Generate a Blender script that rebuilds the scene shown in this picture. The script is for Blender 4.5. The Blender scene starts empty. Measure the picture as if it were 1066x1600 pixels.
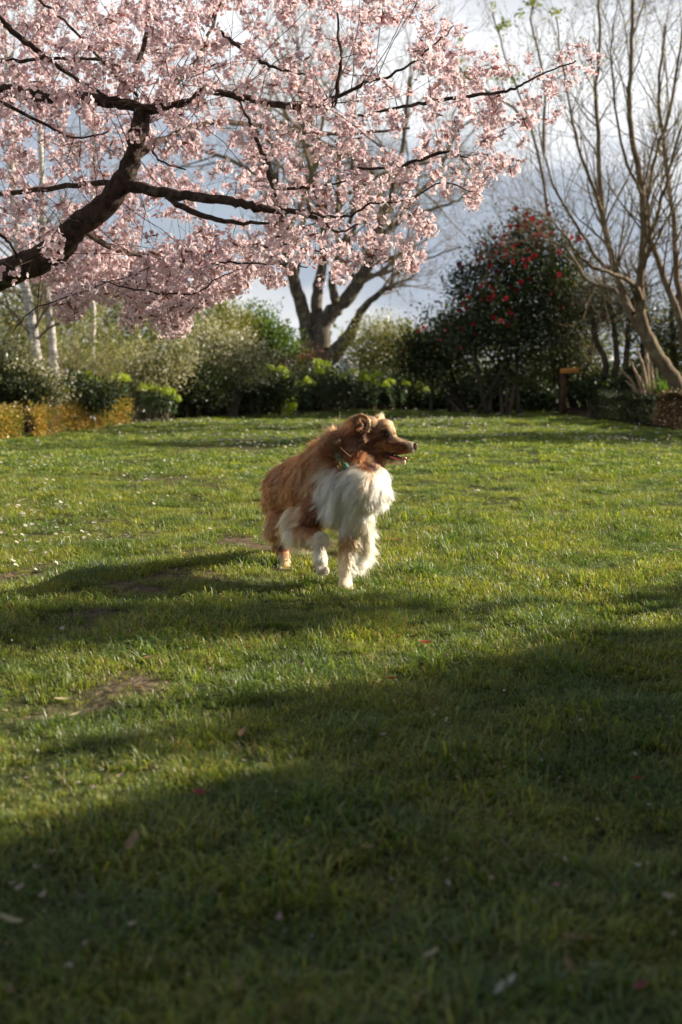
import bpy, math, random
import numpy as np
from mathutils import Vector, Matrix, Euler
from mathutils.kdtree import KDTree

R = math.radians
rng = np.random.default_rng(7)
random.seed(7)
sc = bpy.context.scene
COL = sc.collection

# ------------------------------------------------------------------ camera
CAM_H, F, CX, CY = 0.93, 2000.0, 533.0, 800.0
PITCH = math.atan((CY - 572.0) / F)
cam_d = bpy.data.cameras.new("camera"); cam = bpy.data.objects.new("camera", cam_d); COL.objects.link(cam)
cam.location = (0, 0, CAM_H); cam.rotation_euler = (math.pi / 2 - PITCH, 0, 0)
cam_d.sensor_fit = 'VERTICAL'; cam_d.sensor_height = 36.0; cam_d.lens = 36.0 * F / 1600.0
cam_d.clip_start = 0.05; cam_d.clip_end = 6000
cam_d.dof.use_dof = True; cam_d.dof.focus_distance = 5.35; cam_d.dof.aperture_fstop = 3.4
sc.camera = cam

# ------------------------------------------------------------------ light
SUN_AZ, SUN_EL = R(76), R(25)      # azimuth measured from +Y (into the picture) towards +X
sdir = Vector((math.sin(SUN_AZ) * math.cos(SUN_EL), math.cos(SUN_AZ) * math.cos(SUN_EL), math.sin(SUN_EL)))
sun_d = bpy.data.lights.new("sun", 'SUN'); sun = bpy.data.objects.new("sun", sun_d); COL.objects.link(sun)
sun_d.energy = 5.0; sun_d.angle = R(0.6); sun_d.color = (1.0, 0.88, 0.72)
sun.rotation_euler = (-sdir).to_track_quat('-Z', 'Y').to_euler(); sun.location = (20, 20, 15)

world = bpy.data.worlds.new("World"); sc.world = world; world.use_nodes = True
nt = world.node_tree; nt.nodes.clear()
def N(t, typ, **kw):
    n = t.nodes.new(typ)
    for k, v in kw.items():
        if k.startswith('i_'):
            n.inputs[k[2:].replace('_', ' ')].default_value = v
        else: setattr(n, k, v)
    return n
L = lambda t, a, b: t.links.new(a, b)
def ramp(t, fac, stops, interp='EASE'):
    n = t.nodes.new('ShaderNodeValToRGB'); n.color_ramp.interpolation = interp
    while len(n.color_ramp.elements) < len(stops): n.color_ramp.elements.new(0.5)
    for e, (p, c) in zip(n.color_ramp.elements, stops):
        e.position = p; e.color = (*c, 1) if not isinstance(c, (int, float)) else (c, c, c, 1)
    if fac is not None: t.links.new(fac, n.inputs[0])
    return n
def mixc(t, fac, a, b, mode='MIX'):
    n = t.nodes.new('ShaderNodeMix'); n.data_type = 'RGBA'; n.blend_type = mode
    for k, v in ((0, fac), (6, a), (7, b)):
        s = n.inputs[k]
        if isinstance(v, bpy.types.NodeSocket): t.links.new(v, s)
        elif isinstance(v, (int, float)): s.default_value = v if k == 0 else (v, v, v, 1)
        else: s.default_value = (*v, 1)
    return n.outputs[2]
sky = N(nt, 'ShaderNodeTexSky', sky_type='NISHITA', sun_disc=False, sun_elevation=SUN_EL, sun_rotation=SUN_AZ, air_density=1.0, dust_density=2.0)
tc = N(nt, 'ShaderNodeTexCoord'); sep = N(nt, 'ShaderNodeSeparateXYZ'); L(nt, tc.outputs['Generated'], sep.inputs[0])
mp = N(nt, 'ShaderNodeMapping'); mp.inputs['Scale'].default_value = (1.0, 1.0, 2.6); mp.inputs['Location'].default_value = (0.4, 0.1, 0.2)
L(nt, tc.outputs['Generated'], mp.inputs[0])
nz = N(nt, 'ShaderNodeTexNoise'); nz.inputs['Scale'].default_value = 4.5; nz.inputs['Detail'].default_value = 7; nz.inputs['Roughness'].default_value = 0.55
L(nt, mp.outputs[0], nz.inputs['Vector'])
# height in the sky, warped by the cloud noise and rising a little towards the sun's side
ma = N(nt, 'ShaderNodeMath', operation='MULTIPLY_ADD'); L(nt, nz.outputs[0], ma.inputs[0]); ma.inputs[1].default_value = 0.22; ma.inputs[2].default_value = -0.11
mb = N(nt, 'ShaderNodeMath', operation='ADD'); L(nt, ma.outputs[0], mb.inputs[0]); L(nt, sep.outputs[2], mb.inputs[1])
mx = N(nt, 'ShaderNodeMath', operation='MULTIPLY_ADD'); L(nt, sep.outputs[0], mx.inputs[0]); mx.inputs[1].default_value = 0.16; L(nt, mb.outputs[0], mx.inputs[2])
cl = ramp(nt, mx.outputs[0], [(0.0, (7.2, 7.3, 7.5)), (0.035, (5.8, 6.0, 6.4)), (0.075, (3.5, 4.0, 4.9)), (0.14, (3.7, 4.2, 5.0)),
                              (0.205, (8.9, 9.0, 9.2)), (0.36, (4.0, 4.2, 4.7)), (0.6, (1.6, 1.75, 2.1)), (1.0, (1.0, 1.15, 1.5))])
cover = ramp(nt, nz.outputs[0], [(0.0, 0.95), (0.52, 0.9), (0.66, 0.55), (1.0, 0.45)])
skc = mixc(nt, cover.outputs[0], sky.outputs[0], cl.outputs[0])
bg = N(nt, 'ShaderNodeBackground'); L(nt, skc, bg.inputs[0]); bg.inputs[1].default_value = 0.066
wo = N(nt, 'ShaderNodeOutputWorld'); L(nt, bg.outputs[0], wo.inputs[0])

sc.view_settings.view_transform = 'Standard'; sc.view_settings.look = 'None'
sc.view_settings.exposure = 1.06; sc.view_settings.gamma = 1.0; sc.view_settings.use_curve_mapping = False
sc.render.engine = 'CYCLES'
cy = sc.cycles
cy.max_bounces = 8; cy.diffuse_bounces = 3; cy.transmission_bounces = 6; cy.transparent_max_bounces = 8; cy.glossy_bounces = 2
cy.use_denoising = True
try: cy.denoiser = 'OPENIMAGEDENOISE'
except Exception: pass
cy.sample_clamp_indirect = 4.0

# ------------------------------------------------------------------ pixel -> place
cp, sp = math.cos(PITCH), math.sin(PITCH)
def ray(px, py):
    a, b = (px - CX) / F, -(py - CY) / F
    return np.array([a, cp + b * sp, -sp + b * cp])
def at(px, py, Y):
    d = ray(px, py); return np.array([0, 0, CAM_H]) + d * (Y / d[1])
def ground(px, py, z=0.0):
    d = ray(px, py); return np.array([0, 0, CAM_H]) + d * ((z - CAM_H) / d[2])
def to_px(p):
    p = np.atleast_2d(p); v = p - np.array([0, 0, CAM_H])
    y = v[:, 1] * cp - v[:, 2] * sp; z = v[:, 1] * sp + v[:, 2] * cp
    return np.stack([CX + F * v[:, 0] / y, CY - F * z / y], 1)

# smooth random field made of sine waves
class Field:
    def __init__(s, seed, scale, dim=2, n=14, octaves=3):
        g = np.random.default_rng(seed); s.k = []; s.p = []; s.a = []
        for o in range(octaves):
            k = g.normal(size=(n, dim)) * scale * (2.1 ** o); s.k.append(k); s.p.append(g.uniform(0, 6.28, n)); s.a.append(np.full(n, 0.55 ** o))
        s.k = np.concatenate(s.k); s.p = np.concatenate(s.p); s.a = np.concatenate(s.a); s.a /= math.sqrt((s.a ** 2).sum() / 2)
    def __call__(s, P):
        P = np.atleast_2d(P)[:, :s.k.shape[1]]
        return np.sin(P @ s.k.T + s.p) @ s.a      # about N(0,1)

def srgb(r, g, b):
    f = lambda c: ((c / 255 + .055) / 1.055) ** 2.4 if c > 10 else c / 255 / 12.92
    return np.array([f(r), f(g), f(b)])

# ------------------------------------------------------------------ objects
def tag(o, label=None, cat=None, group=None, kind=None):
    if label: o['label'] = label
    if cat: o['category'] = cat
    if group: o['group'] = group
    if kind: o['kind'] = kind
    return o
def thing(name, label, cat, loc=(0, 0, 0), group=None):
    o = bpy.data.objects.new(name, None); COL.objects.link(o); o.location = tuple(map(float, loc)); o.empty_display_size = 0.1
    return tag(o, label, cat, group)
def wloc(o):
    v = np.zeros(3)
    while o is not None: v += np.array(o.location); o = o.parent
    return v
class MB:
    """collects faces; one mesh object comes out"""
    def __init__(s): s.v = []; s.f = []; s.c = []; s.n = 0
    def add(s, v, f, c=None):
        v = np.asarray(v, float).reshape(-1, 3)
        c = np.ones((len(v), 3)) if c is None else np.broadcast_to(np.asarray(c, float), (len(v), 3))
        s.v.append(v); s.c.append(c); s.f.append(np.asarray(f, int) + s.n); s.n += len(v)
    def mesh(s, name, off=(0, 0, 0), smooth=False):
        V = np.concatenate(s.v) - np.asarray(off); C = np.concatenate(s.c)
        me = bpy.data.meshes.new(name)
        sizes = np.concatenate([np.full(len(f), f.shape[1]) for f in s.f]); idx = np.concatenate([f.ravel() for f in s.f])
        me.vertices.add(len(V)); me.vertices.foreach_set('co', V.astype(np.float32).ravel())
        me.loops.add(len(idx)); me.loops.foreach_set('vertex_index', idx.astype(np.int32))
        me.polygons.add(len(sizes)); st = np.concatenate([[0], np.cumsum(sizes)[:-1]])
        me.polygons.foreach_set('loop_start', st.astype(np.int32)); me.polygons.foreach_set('loop_total', sizes.astype(np.int32))
        if smooth: me.polygons.foreach_set('use_smooth', np.ones(len(sizes), bool))
        a = me.color_attributes.new('Col', 'FLOAT_COLOR', 'POINT')
        a.data.foreach_set('color', np.concatenate([C, np.ones((len(C), 1))], 1).astype(np.float32).ravel())
        me.update(calc_edges=True); me.validate()
        return me
    def build(s, name, mat, parent=None, smooth=False, origin=None, kind=None):
        off = wloc(parent) if parent is not None else (np.asarray(origin, float) if origin is not None else np.zeros(3))
        me = s.mesh(name, off, smooth)
        for m in (mat if isinstance(mat, (list, tuple)) else [mat]): me.materials.append(m)
        o = bpy.data.objects.new(name, me); COL.objects.link(o)
        if parent is not None: o.parent = parent
        elif origin is not None: o.location = tuple(map(float, origin))
        if kind: o['kind'] = kind
        return o

def unit(v):
    v = np.asarray(v, float); return v / np.maximum(np.linalg.norm(v, axis=-1, keepdims=True), 1e-9)
def catmull(P, n=5):
    P = np.asarray(P, float); Q = np.vstack([2 * P[0] - P[1], P, 2 * P[-1] - P[-2]]); out = []
    for i in range(1, len(Q) - 2):
        for t in np.linspace(0, 1, n, endpoint=False):
            a, b, c, d = Q[i - 1], Q[i], Q[i + 1], Q[i + 2]
            out.append(.5 * (2 * b + (c - a) * t + (2 * a - 5 * b + 4 * c - d) * t * t + (3 * b - a - 3 * c + d) * t ** 3))
    out.append(Q[-2]); return np.array(out)
def tube(mb, P, rad, sides=6, col=None, knob=0.0):
    P = np.asarray(P, float); n = len(P); rad = np.broadcast_to(rad, n)
    T = unit(np.gradient(P, axis=0)); ref = np.array([0.31, 0.2, 0.93]) if abs(T[0] @ np.array([0.31, 0.2, 0.93])) < .95 else np.array([1., 0, 0])
    U = unit(np.cross(T, ref)); W = np.cross(T, U)
    a = np.linspace(0, 2 * math.pi, sides, endpoint=False)
    rr = rad[:, None, None] * (1 + (rng.normal(size=(n, sides, 1)) * knob if knob else 0))
    V = P[:, None] + (U[:, None] * np.cos(a)[None, :, None] + W[:, None] * np.sin(a)[None, :, None]) * rr
    i = np.arange(n - 1)[:, None] * sides; j = np.arange(sides); k = (j + 1) % sides
    f = np.stack([i + j, i + k, i + sides + k, i + sides + j], -1).reshape(-1, 4)
    mb.add(V.reshape(-1, 3), f, col)
    if rad[-1] > .004: mb.add(V[-1], np.array([list(range(sides))]), col)

def leaf_quads(mb, pos, axis, nrm, length, width, col, fold=0.15, back=0.0):
    """each leaf a folded diamond of two triangles"""
    A = unit(axis); B = unit(np.cross(nrm, A)); Nn = np.cross(A, B)
    l = np.asarray(length).reshape(-1, 1); w = np.asarray(width).reshape(-1, 1)
    V = np.stack([pos - A * l * back, pos + A * l * .45 + B * w * .5 + Nn * w * fold, pos + A * l, pos + A * l * .45 - B * w * .5 + Nn * w * fold], 1)
    n = len(pos); f = np.arange(n)[:, None] * 4 + np.array([[0, 1, 2, 3]])
    C = np.repeat(np.broadcast_to(col, (n, 3))[:, None], 4, 1)
    mb.add(V.reshape(-1, 3), f, C.reshape(-1, 3))

def shell_points(blobs, n, g, bias=0.45):
    vol = np.array([b[3] * b[4] * b[5] for b in blobs]) ** .7; pick = g.choice(len(blobs), n, p=vol / vol.sum())
    B = np.array(blobs, float)[pick]; d = unit(g.normal(size=(n, 3))); r = g.uniform(0, 1, (n, 1)) ** bias
    return B[:, :3] + d * r * (1 + .16 * g.normal(size=(n, 1))) * B[:, 3:6], d
def foliage(mb, blobs, n, size, cols, g, clump=18, cr=.14, aspect=.5, up=.4, tilt=.8, zmin=0.02, flat=.7):
    nc = max(3, n // clump); C, D = shell_points(blobs, nc, g)
    k = g.integers(0, nc, n); off = g.normal(size=(n, 3)) * cr * np.array([1, 1, flat]); P = C[k] + off
    keep = P[:, 2] > zmin; P = P[keep]; k = k[keep]; m = len(P)
    out = unit(D[k] + off[keep] * 3 + np.array([0, 0, up]) + g.normal(size=(m, 3)) * tilt)
    nr = unit(np.array([0, 0, 1.]) + D[k] * .5 + g.normal(size=(m, 3)) * .7)
    s = size * g.uniform(.6, 1.25, m); cols = np.asarray(cols, float)
    base = cols[g.integers(0, len(cols), m)] * g.uniform(.75, 1.25, (m, 1)) * (g.uniform(.8, 1.2, (nc, 1))[k])
    leaf_quads(mb, P, out, nr, s, s * aspect, base)
    return C

# ------------------------------------------------------------------ materials
def new_mat(name):
    m = bpy.data.materials.new(name); m.use_nodes = True; t = m.node_tree; t.nodes.clear()
    return m, t, N(t, 'ShaderNodeOutputMaterial')
def leaf_mat(name, trans=.35, gloss=.06, rough=.45, gain=(1, 1, 1), tgain=(1.1, 1.15, .7), noise=None):
    m, t, out = new_mat(name); at_ = N(t, 'ShaderNodeAttribute', attribute_name='Col'); c = at_.outputs['Color']
    c = mixc(t, 1.0, c, gain, 'MULTIPLY')
    if noise:
        geo = N(t, 'ShaderNodeNewGeometry'); n_ = N(t, 'ShaderNodeTexNoise'); n_.inputs['Scale'].default_value = noise[0]; n_.inputs['Detail'].default_value = 4
        L(t, geo.outputs['Position'], n_.inputs['Vector']); r_ = ramp(t, n_.outputs[0], [(.35, noise[1]), (.62, noise[2])]); c = mixc(t, 1.0, c, r_.outputs[0], 'MULTIPLY')
    d = N(t, 'ShaderNodeBsdfDiffuse'); L(t, c, d.inputs[0]); tr = N(t, 'ShaderNodeBsdfTranslucent')
    L(t, mixc(t, 1.0, c, tgain, 'MULTIPLY'), tr.inputs[0])
    mx_ = N(t, 'ShaderNodeMixShader'); mx_.inputs[0].default_value = trans; L(t, d.outputs[0], mx_.inputs[1]); L(t, tr.outputs[0], mx_.inputs[2])
    gl = N(t, 'ShaderNodeBsdfGlossy'); gl.inputs['Roughness'].default_value = rough; gl.inputs[0].default_value = (.9, .95, 1, 1)
    m2 = N(t, 'ShaderNodeMixShader'); m2.inputs[0].default_value = gloss; L(t, mx_.outputs[0], m2.inputs[1]); L(t, gl.outputs[0], m2.inputs[2]); L(t, m2.outputs[0], out.inputs[0])
    return m
def bark_mat(name, a, b, scale=14, stretch=(1, 1, .25), bump=.6, c3=None, rough=.9):
    m, t, out = new_mat(name); geo = N(t, 'ShaderNodeNewGeometry'); mp_ = N(t, 'ShaderNodeMapping'); mp_.inputs['Scale'].default_value = stretch
    L(t, geo.outputs['Position'], mp_.inputs[0]); n_ = N(t, 'ShaderNodeTexNoise'); n_.inputs['Scale'].default_value = scale; n_.inputs['Detail'].default_value = 9; n_.inputs['Roughness'].default_value = .65
    L(t, mp_.outputs[0], n_.inputs['Vector']); r_ = ramp(t, n_.outputs[0], [(.36, a), (.62, b)], 'LINEAR'); c = r_.outputs[0]
    if c3 is not None:
        n3 = N(t, 'ShaderNodeTexNoise'); n3.inputs['Scale'].default_value = scale * .5; n3.inputs['Detail'].default_value = 6; L(t, geo.outputs['Position'], n3.inputs['Vector'])
        k = ramp(t, n3.outputs[0], [(.56, 0.0), (.66, .8)]); c = mixc(t, k.outputs[0], c, c3)
    p = N(t, 'ShaderNodeBsdfPrincipled'); L(t, c, p.inputs['Base Color']); p.inputs['Roughness'].default_value = rough
    p.inputs['Specular IOR Level'].default_value = .25
    bp = N(t, 'ShaderNodeBump'); bp.inputs['Strength'].default_value = bump; bp.inputs['Distance'].default_value = .02; L(t, n_.outputs[0], bp.inputs['Height']); L(t, bp.outputs[0], p.inputs['Normal'])
    L(t, p.outputs[0], out.inputs[0]); return m
def plain_mat(name, col, rough=.7, noise=.25, scale=25, spec=.3, attr=False, coat=0):
    m, t, out = new_mat(name); geo = N(t, 'ShaderNodeNewGeometry'); n_ = N(t, 'ShaderNodeTexNoise'); n_.inputs['Scale'].default_value = scale; n_.inputs['Detail'].default_value = 5
    L(t, geo.outputs['Position'], n_.inputs['Vector']); r_ = ramp(t, n_.outputs[0], [(.3, 1 - noise), (.7, 1 + noise)])
    src = N(t, 'ShaderNodeAttribute', attribute_name='Col').outputs['Color'] if attr else col
    p = N(t, 'ShaderNodeBsdfPrincipled'); L(t, mixc(t, 1.0, r_.outputs[0], src, 'MULTIPLY'), p.inputs['Base Color']); p.inputs['Roughness'].default_value = rough; p.inputs['Specular IOR Level'].default_value = spec
    p.inputs['Coat Weight'].default_value = coat; p.inputs['Coat Roughness'].default_value = .08
    L(t, p.outputs[0], out.inputs[0]); return m

M_leaf = leaf_mat('garden_leaf'); M_gloss = leaf_mat('glossy_leaf', trans=.2, gloss=.04, rough=.5)
M_grass = leaf_mat('grass_blade', trans=.45, gloss=.05, rough=.5, tgain=(1.5, 1.62, .72), noise=(2.2, (.68, .78, .85), (1.28, 1.14, .92)))
M_petal = leaf_mat('petal', trans=.5, gloss=.02, tgain=(1.02, .985, .99))
M_bark = bark_mat('grey_bark', (.045, .038, .03), (.15, .125, .095), 12, c3=(.26, .25, .17))
M_twig = bark_mat('twig_bark', (.13, .10, .065), (.28, .22, .15), 30, bump=.2)
M_right = bark_mat('warm_bark', (.085, .062, .04), (.20, .15, .095), 14, c3=(.22, .21, .12))
M_cherry = bark_mat('cherry_bark', (.022, .015, .012), (.085, .058, .045), 26, (1, 1, 1), .9, c3=(.11, .10, .075))
M_cherry_twig = bark_mat('cherry_twig_bark', (.035, .022, .018), (.095, .06, .048), 30, (1, 1, 1), .3)
M_birch = bark_mat('birch_bark', (.22, .20, .18), (.78, .75, .70), 7, (.6, .6, 4.5), .2)
M_stem = bark_mat('shrub_stem', (.09, .07, .04), (.2, .16, .10), 25, bump=.2)
M_pale_stem = bark_mat('pale_stem', (.30, .22, .15), (.48, .37, .27), 25, bump=.2)
M_white = plain_mat('white_petal', (.8, .8, .78), attr=True, noise=.05)

# ------------------------------------------------------------------ setting
EX = np.array([-60, -14, -9, -6, -4.45, -3.6, -2.7, -1.1, .8, 2.4, 4.15, 4.38, 4.85, 5.3, 7, 12, 60.])
EY = np.array([-2, 3, 9.2, 12.5, 15.9, 20.6, 23.0, 25.9, 27.0, 27.9, 27.2, 22.6, 19.3, 17.6, 15.5, 13, 10.])
edge = lambda x: np.interp(x, EX, EY)
f_bump = Field(3, 1.5, 2, 10, 3); f_fine = Field(4, 7, 2, 12, 2)
def gz(x, y):
    P = np.stack([np.ravel(x), np.ravel(y)], 1); k = np.clip((np.abs(P[:, 1]) - .0) / 3, 0, 1)
    return f_bump(P) * .010 + f_fine(P) * .006
def sheet(name, mat, x0, x1, nx, yf, ny, zf, vp=1.6):
    xs = np.linspace(x0, x1, nx); v = np.linspace(0, 1, ny) ** vp; X = np.repeat(xs[None], ny, 0); a, b = yf(xs)
    Y = a[None] + (b - a)[None] * v[:, None]; Z = zf(X, Y).reshape(X.shape)
    V = np.stack([X, Y, Z], -1).reshape(-1, 3); i = np.arange(ny - 1)[:, None] * nx; j = np.arange(nx - 1)
    f = np.stack([i + j, i + j + 1, i + nx + j + 1, i + nx + j], -1).reshape(-1, 4)
    mb = MB(); mb.add(V, f); o = mb.build(name, mat, smooth=True); o['kind'] = 'structure'; return o

# bare places in the turf: (x, y, radius)
BARE = [(*ground(205, 1082)[:2], .12), (*ground(120, 1090)[:2], .09), (*ground(10, 905)[:2], .30), (*ground(140, 915)[:2], .2), (*ground(290, 905)[:2], .18),
        (*ground(415, 853)[:2], .28), (*ground(630, 1365)[:2], .06), (*ground(10, 980)[:2], .3), (*ground(350, 1170)[:2], .08)]
f_den = Field(11, 1.1, 2, 14, 3)
f_wx, f_wy = Field(12, 9, 2, 12, 3), Field(13, 9, 2, 12, 3)
def bareness(P):
    b = np.zeros(len(P)); P = P + np.stack([f_wx(P), f_wy(P)], 1) * .06
    for x, y, r in BARE: b = np.maximum(b, np.exp(-(((P[:, 0] - x) / (r * 1.3)) ** 2 + ((P[:, 1] - y) / r) ** 2)))
    w = np.clip(f_den(P) * .3 - .2, 0, .5) * np.clip(1.2 - (P[:, 0] + 1.5) * .5, .15, 1)
    return np.clip(b * (.85 + f_fine(P) * .5) + w, 0, 1)

m, t, out = new_mat('turf_ground')
geo = N(t, 'ShaderNodeNewGeometry'); at_ = N(t, 'ShaderNodeAttribute', attribute_name='Col')
n1 = N(t, 'ShaderNodeTexNoise'); n1.inputs['Scale'].default_value = 38; n1.inputs['Detail'].default_value = 8; L(t, geo.outputs['Position'], n1.inputs['Vector'])
g1 = ramp(t, n1.outputs[0], [(.35, (.028, .038, .012)), (.65, (.075, .085, .03))]); s1 = ramp(t, n1.outputs[0], [(.35, (.07, .05, .034)), (.65, (.20, .145, .10))])
p = N(t, 'ShaderNodeBsdfPrincipled'); L(t, mixc(t, at_.outputs['Fac'], g1.outputs[0], s1.outputs[0]), p.inputs['Base Color']); p.inputs['Roughness'].default_value = .95; p.inputs['Specular IOR Level'].default_value = .1
bp = N(t, 'ShaderNodeBump'); bp.inputs['Distance'].default_value = .012; L(t, n1.outputs[0], bp.inputs['Height']); L(t, bp.outputs[0], p.inputs['Normal']); L(t, p.outputs[0], out.inputs[0])
M_turf = m
lawn = sheet('lawn', M_turf, -14, 14, 260, lambda x: (np.full_like(x, -3.), edge(x)), 330, gz)
me = lawn.data; co = np.empty(len(me.vertices) * 3, np.float32); me.vertices.foreach_get('co', co); co = co.reshape(-1, 3)
bb = bareness(co[:, :2]); me.color_attributes['Col'].data.foreach_set('color', np.stack([bb, bb, bb, np.ones_like(bb)], 1).astype(np.float32).ravel())
M_soil = plain_mat('bed_soil', (.075, .05, .036), .95, .5, 9, .1)
f_soil = Field(5, 3, 2, 12, 3)
bed = sheet('flower_bed', M_soil, -14, 14, 200, lambda x: (edge(x) + .0, edge(x) + 9), 60, lambda X, Y: .03 + .02 * f_soil(np.stack([X.ravel(), Y.ravel()], 1)) + .05 * np.clip((Y - edge(X)).ravel() / 1.0, 0, 1))
M_field = plain_mat('far_field', (.10, .13, .05), .95, .35, .15, .1)
terrain = sheet('ground', M_field, -900, 900, 30, lambda x: (np.full_like(x, -60.), np.full_like(x, 2500.)), 40, lambda X, Y: np.full(X.size, -.06), 2.5)

# ------------------------------------------------------------------ lawn grass
protos = bpy.data.collections.new('grass_tufts')
GC = np.array([srgb(126, 144, 58), srgb(106, 130, 54), srgb(146, 156, 70), srgb(88, 116, 54), srgb(160, 162, 92)]) * .92
STRAW = np.array([srgb(190, 175, 120), srgb(165, 140, 90)]) * .55
def tuft(i, n, rad, h, wid, straw=.07):
    g = np.random.default_rng(100 + i); mb = MB(); r = rad * np.sqrt(g.uniform(0, 1, n)); a = g.uniform(0, 6.283, n)
    P = np.stack([r * np.cos(a), r * np.sin(a), np.zeros(n)], 1); lean = unit(np.stack([np.cos(a) * r / rad + g.normal(size=n) * .8, np.sin(a) * r / rad + g.normal(size=n) * .8, np.zeros(n)], 1))
    hh = h * g.uniform(.45, 1.25, n)[:, None]; bend = g.uniform(.3, 1.6, n)[:, None]; side = np.stack([-lean[:, 1], lean[:, 0], lean[:, 2]], 1); w = wid * g.uniform(.7, 1.4, n)[:, None]
    Z = np.array([0, 0, 1.])
    c0 = P; c1 = P + Z * hh * .42 + lean * hh * bend * .12; c2 = P + Z * hh * (.78 - .1 * bend) + lean * hh * bend * .42; c3 = P + Z * hh * np.maximum(1 - .38 * bend, .35) + lean * hh * bend * .95
    V = np.stack([c0 - side * w * .45, c0 + side * w * .45, c1 - side * w * .5, c1 + side * w * .5, c2 - side * w * .38, c2 + side * w * .38, c3], 1)
    cb = GC[g.integers(0, len(GC), n)] * g.uniform(.75, 1.3, (n, 1)); s = g.uniform(0, 1, n) < straw; cb[s] = STRAW[g.integers(0, 2, s.sum())]
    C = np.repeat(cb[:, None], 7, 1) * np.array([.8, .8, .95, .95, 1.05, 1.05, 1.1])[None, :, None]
    k = np.arange(n)[:, None] * 7
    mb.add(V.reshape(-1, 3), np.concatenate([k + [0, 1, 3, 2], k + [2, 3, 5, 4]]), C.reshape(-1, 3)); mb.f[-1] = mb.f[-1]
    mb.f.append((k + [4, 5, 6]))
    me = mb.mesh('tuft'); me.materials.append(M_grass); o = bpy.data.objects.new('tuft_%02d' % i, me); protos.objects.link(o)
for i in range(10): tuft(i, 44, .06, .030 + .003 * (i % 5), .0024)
for i in range(10, 13): tuft(i, 40, .07, .030, .0055, .05)      # broad far tufts
for i in range(13, 16): tuft(i, 26, .03, .062, .0034, .03)      # rank clumps

def scatter_points():
    g = np.random.default_rng(21); out = []
    for (y0, y1, dens) in ((1.4, 3.5, 620), (3.5, 7, 520), (7, 12, 260), (12, 28.2, 120)):
        w = .29 * y1 + .9; n = int((y1 - y0) * 2 * w * dens); P = np.stack([g.uniform(-w, w, n), g.uniform(y0, y1, n)], 1)
        P = P[np.abs(P[:, 0]) < .29 * P[:, 1] + .9]; out.append(P)
    n = 26000; P = np.stack([g.uniform(-14, 14, n), g.uniform(-3, 27, n)], 1); P = P[~((np.abs(P[:, 0]) < .29 * P[:, 1] + .9) & (P[:, 1] > 1.4))]; out.append(P)
    P = np.concatenate(out); P = P[P[:, 1] < edge(P[:, 0]) - .02]
    P = P[g.uniform(0, 1, len(P)) > bareness(P) * .86]
    for (px_, py_) in ((539, 922), (447, 893), (432, 866)):      # flattened turf under the paws
        c = ground(px_, py_); P = P[((P[:, 0] - c[0]) ** 2 + ((P[:, 1] - c[1] + .03) / 1.4) ** 2) > .052 ** 2]
    return P
GP = scatter_points(); ng = len(GP); g = np.random.default_rng(5)
tall = f_bump(GP * 1.7 + 9) * .16 + f_fine(GP * .8) * .18; scl = np.clip(.95 + tall, .5, 1.6) * g.uniform(.8, 1.2, ng)
scl *= np.clip(1 - bareness(GP) * .5, .4, 1)
var = np.where(GP[:, 1] > 11, g.integers(10, 13, ng), g.integers(0, 10, ng)); rank = (f_fine(GP * 1.3 + 4) > 1.2) & (GP[:, 1] < 12); var = np.where(rank & (g.uniform(0, 1, ng) < .35), g.integers(13, 16, ng), var)
me = bpy.data.meshes.new('grass'); me.vertices.add(ng)
me.vertices.foreach_set('co', np.stack([GP[:, 0], GP[:, 1], gz(GP[:, 0], GP[:, 1]) - .002], 1).astype(np.float32).ravel())
me.attributes.new('variant', 'INT', 'POINT').data.foreach_set('value', var.astype(np.int32))
me.attributes.new('size', 'FLOAT', 'POINT').data.foreach_set('value', scl.astype(np.float32))
rt = np.stack([g.normal(size=ng) * .12, g.normal(size=ng) * .12, g.uniform(0, 6.283, ng)], 1)
me.attributes.new('turn', 'FLOAT_VECTOR', 'POINT').data.foreach_set('vector', rt.astype(np.float32).ravel())
grass = bpy.data.objects.new('grass', me); COL.objects.link(grass)
tag(grass, 'short green turf grass covering the whole lawn', 'grass', kind='stuff')
ngp = bpy.data.node_groups.new('scatter_tufts', 'GeometryNodeTree')
ngp.interface.new_socket('Geometry', in_out='INPUT', socket_type='NodeSocketGeometry'); ngp.interface.new_socket('Geometry', in_out='OUTPUT', socket_type='NodeSocketGeometry')
gi, go = N(ngp, 'NodeGroupInput'), N(ngp, 'NodeGroupOutput'); iop = N(ngp, 'GeometryNodeInstanceOnPoints'); ci = N(ngp, 'GeometryNodeCollectionInfo')
ci.inputs['Collection'].default_value = protos; ci.inputs['Separate Children'].default_value = True; ci.inputs['Reset Children'].default_value = True
def named(nm, typ): q = N(ngp, 'GeometryNodeInputNamedAttribute', data_type=typ); q.inputs['Name'].default_value = nm; return q.outputs['Attribute']
L(ngp, gi.outputs[0], iop.inputs['Points']); L(ngp, ci.outputs[0], iop.inputs['Instance']); iop.inputs['Pick Instance'].default_value = True
L(ngp, named('variant', 'INT'), iop.inputs['Instance Index']); L(ngp, named('turn', 'FLOAT_VECTOR'), iop.inputs['Rotation']); L(ngp, named('size', 'FLOAT'), iop.inputs['Scale']); L(ngp, iop.outputs[0], go.inputs[0])
grass.modifiers.new('scatter', 'NODES').node_group = ngp

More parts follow.
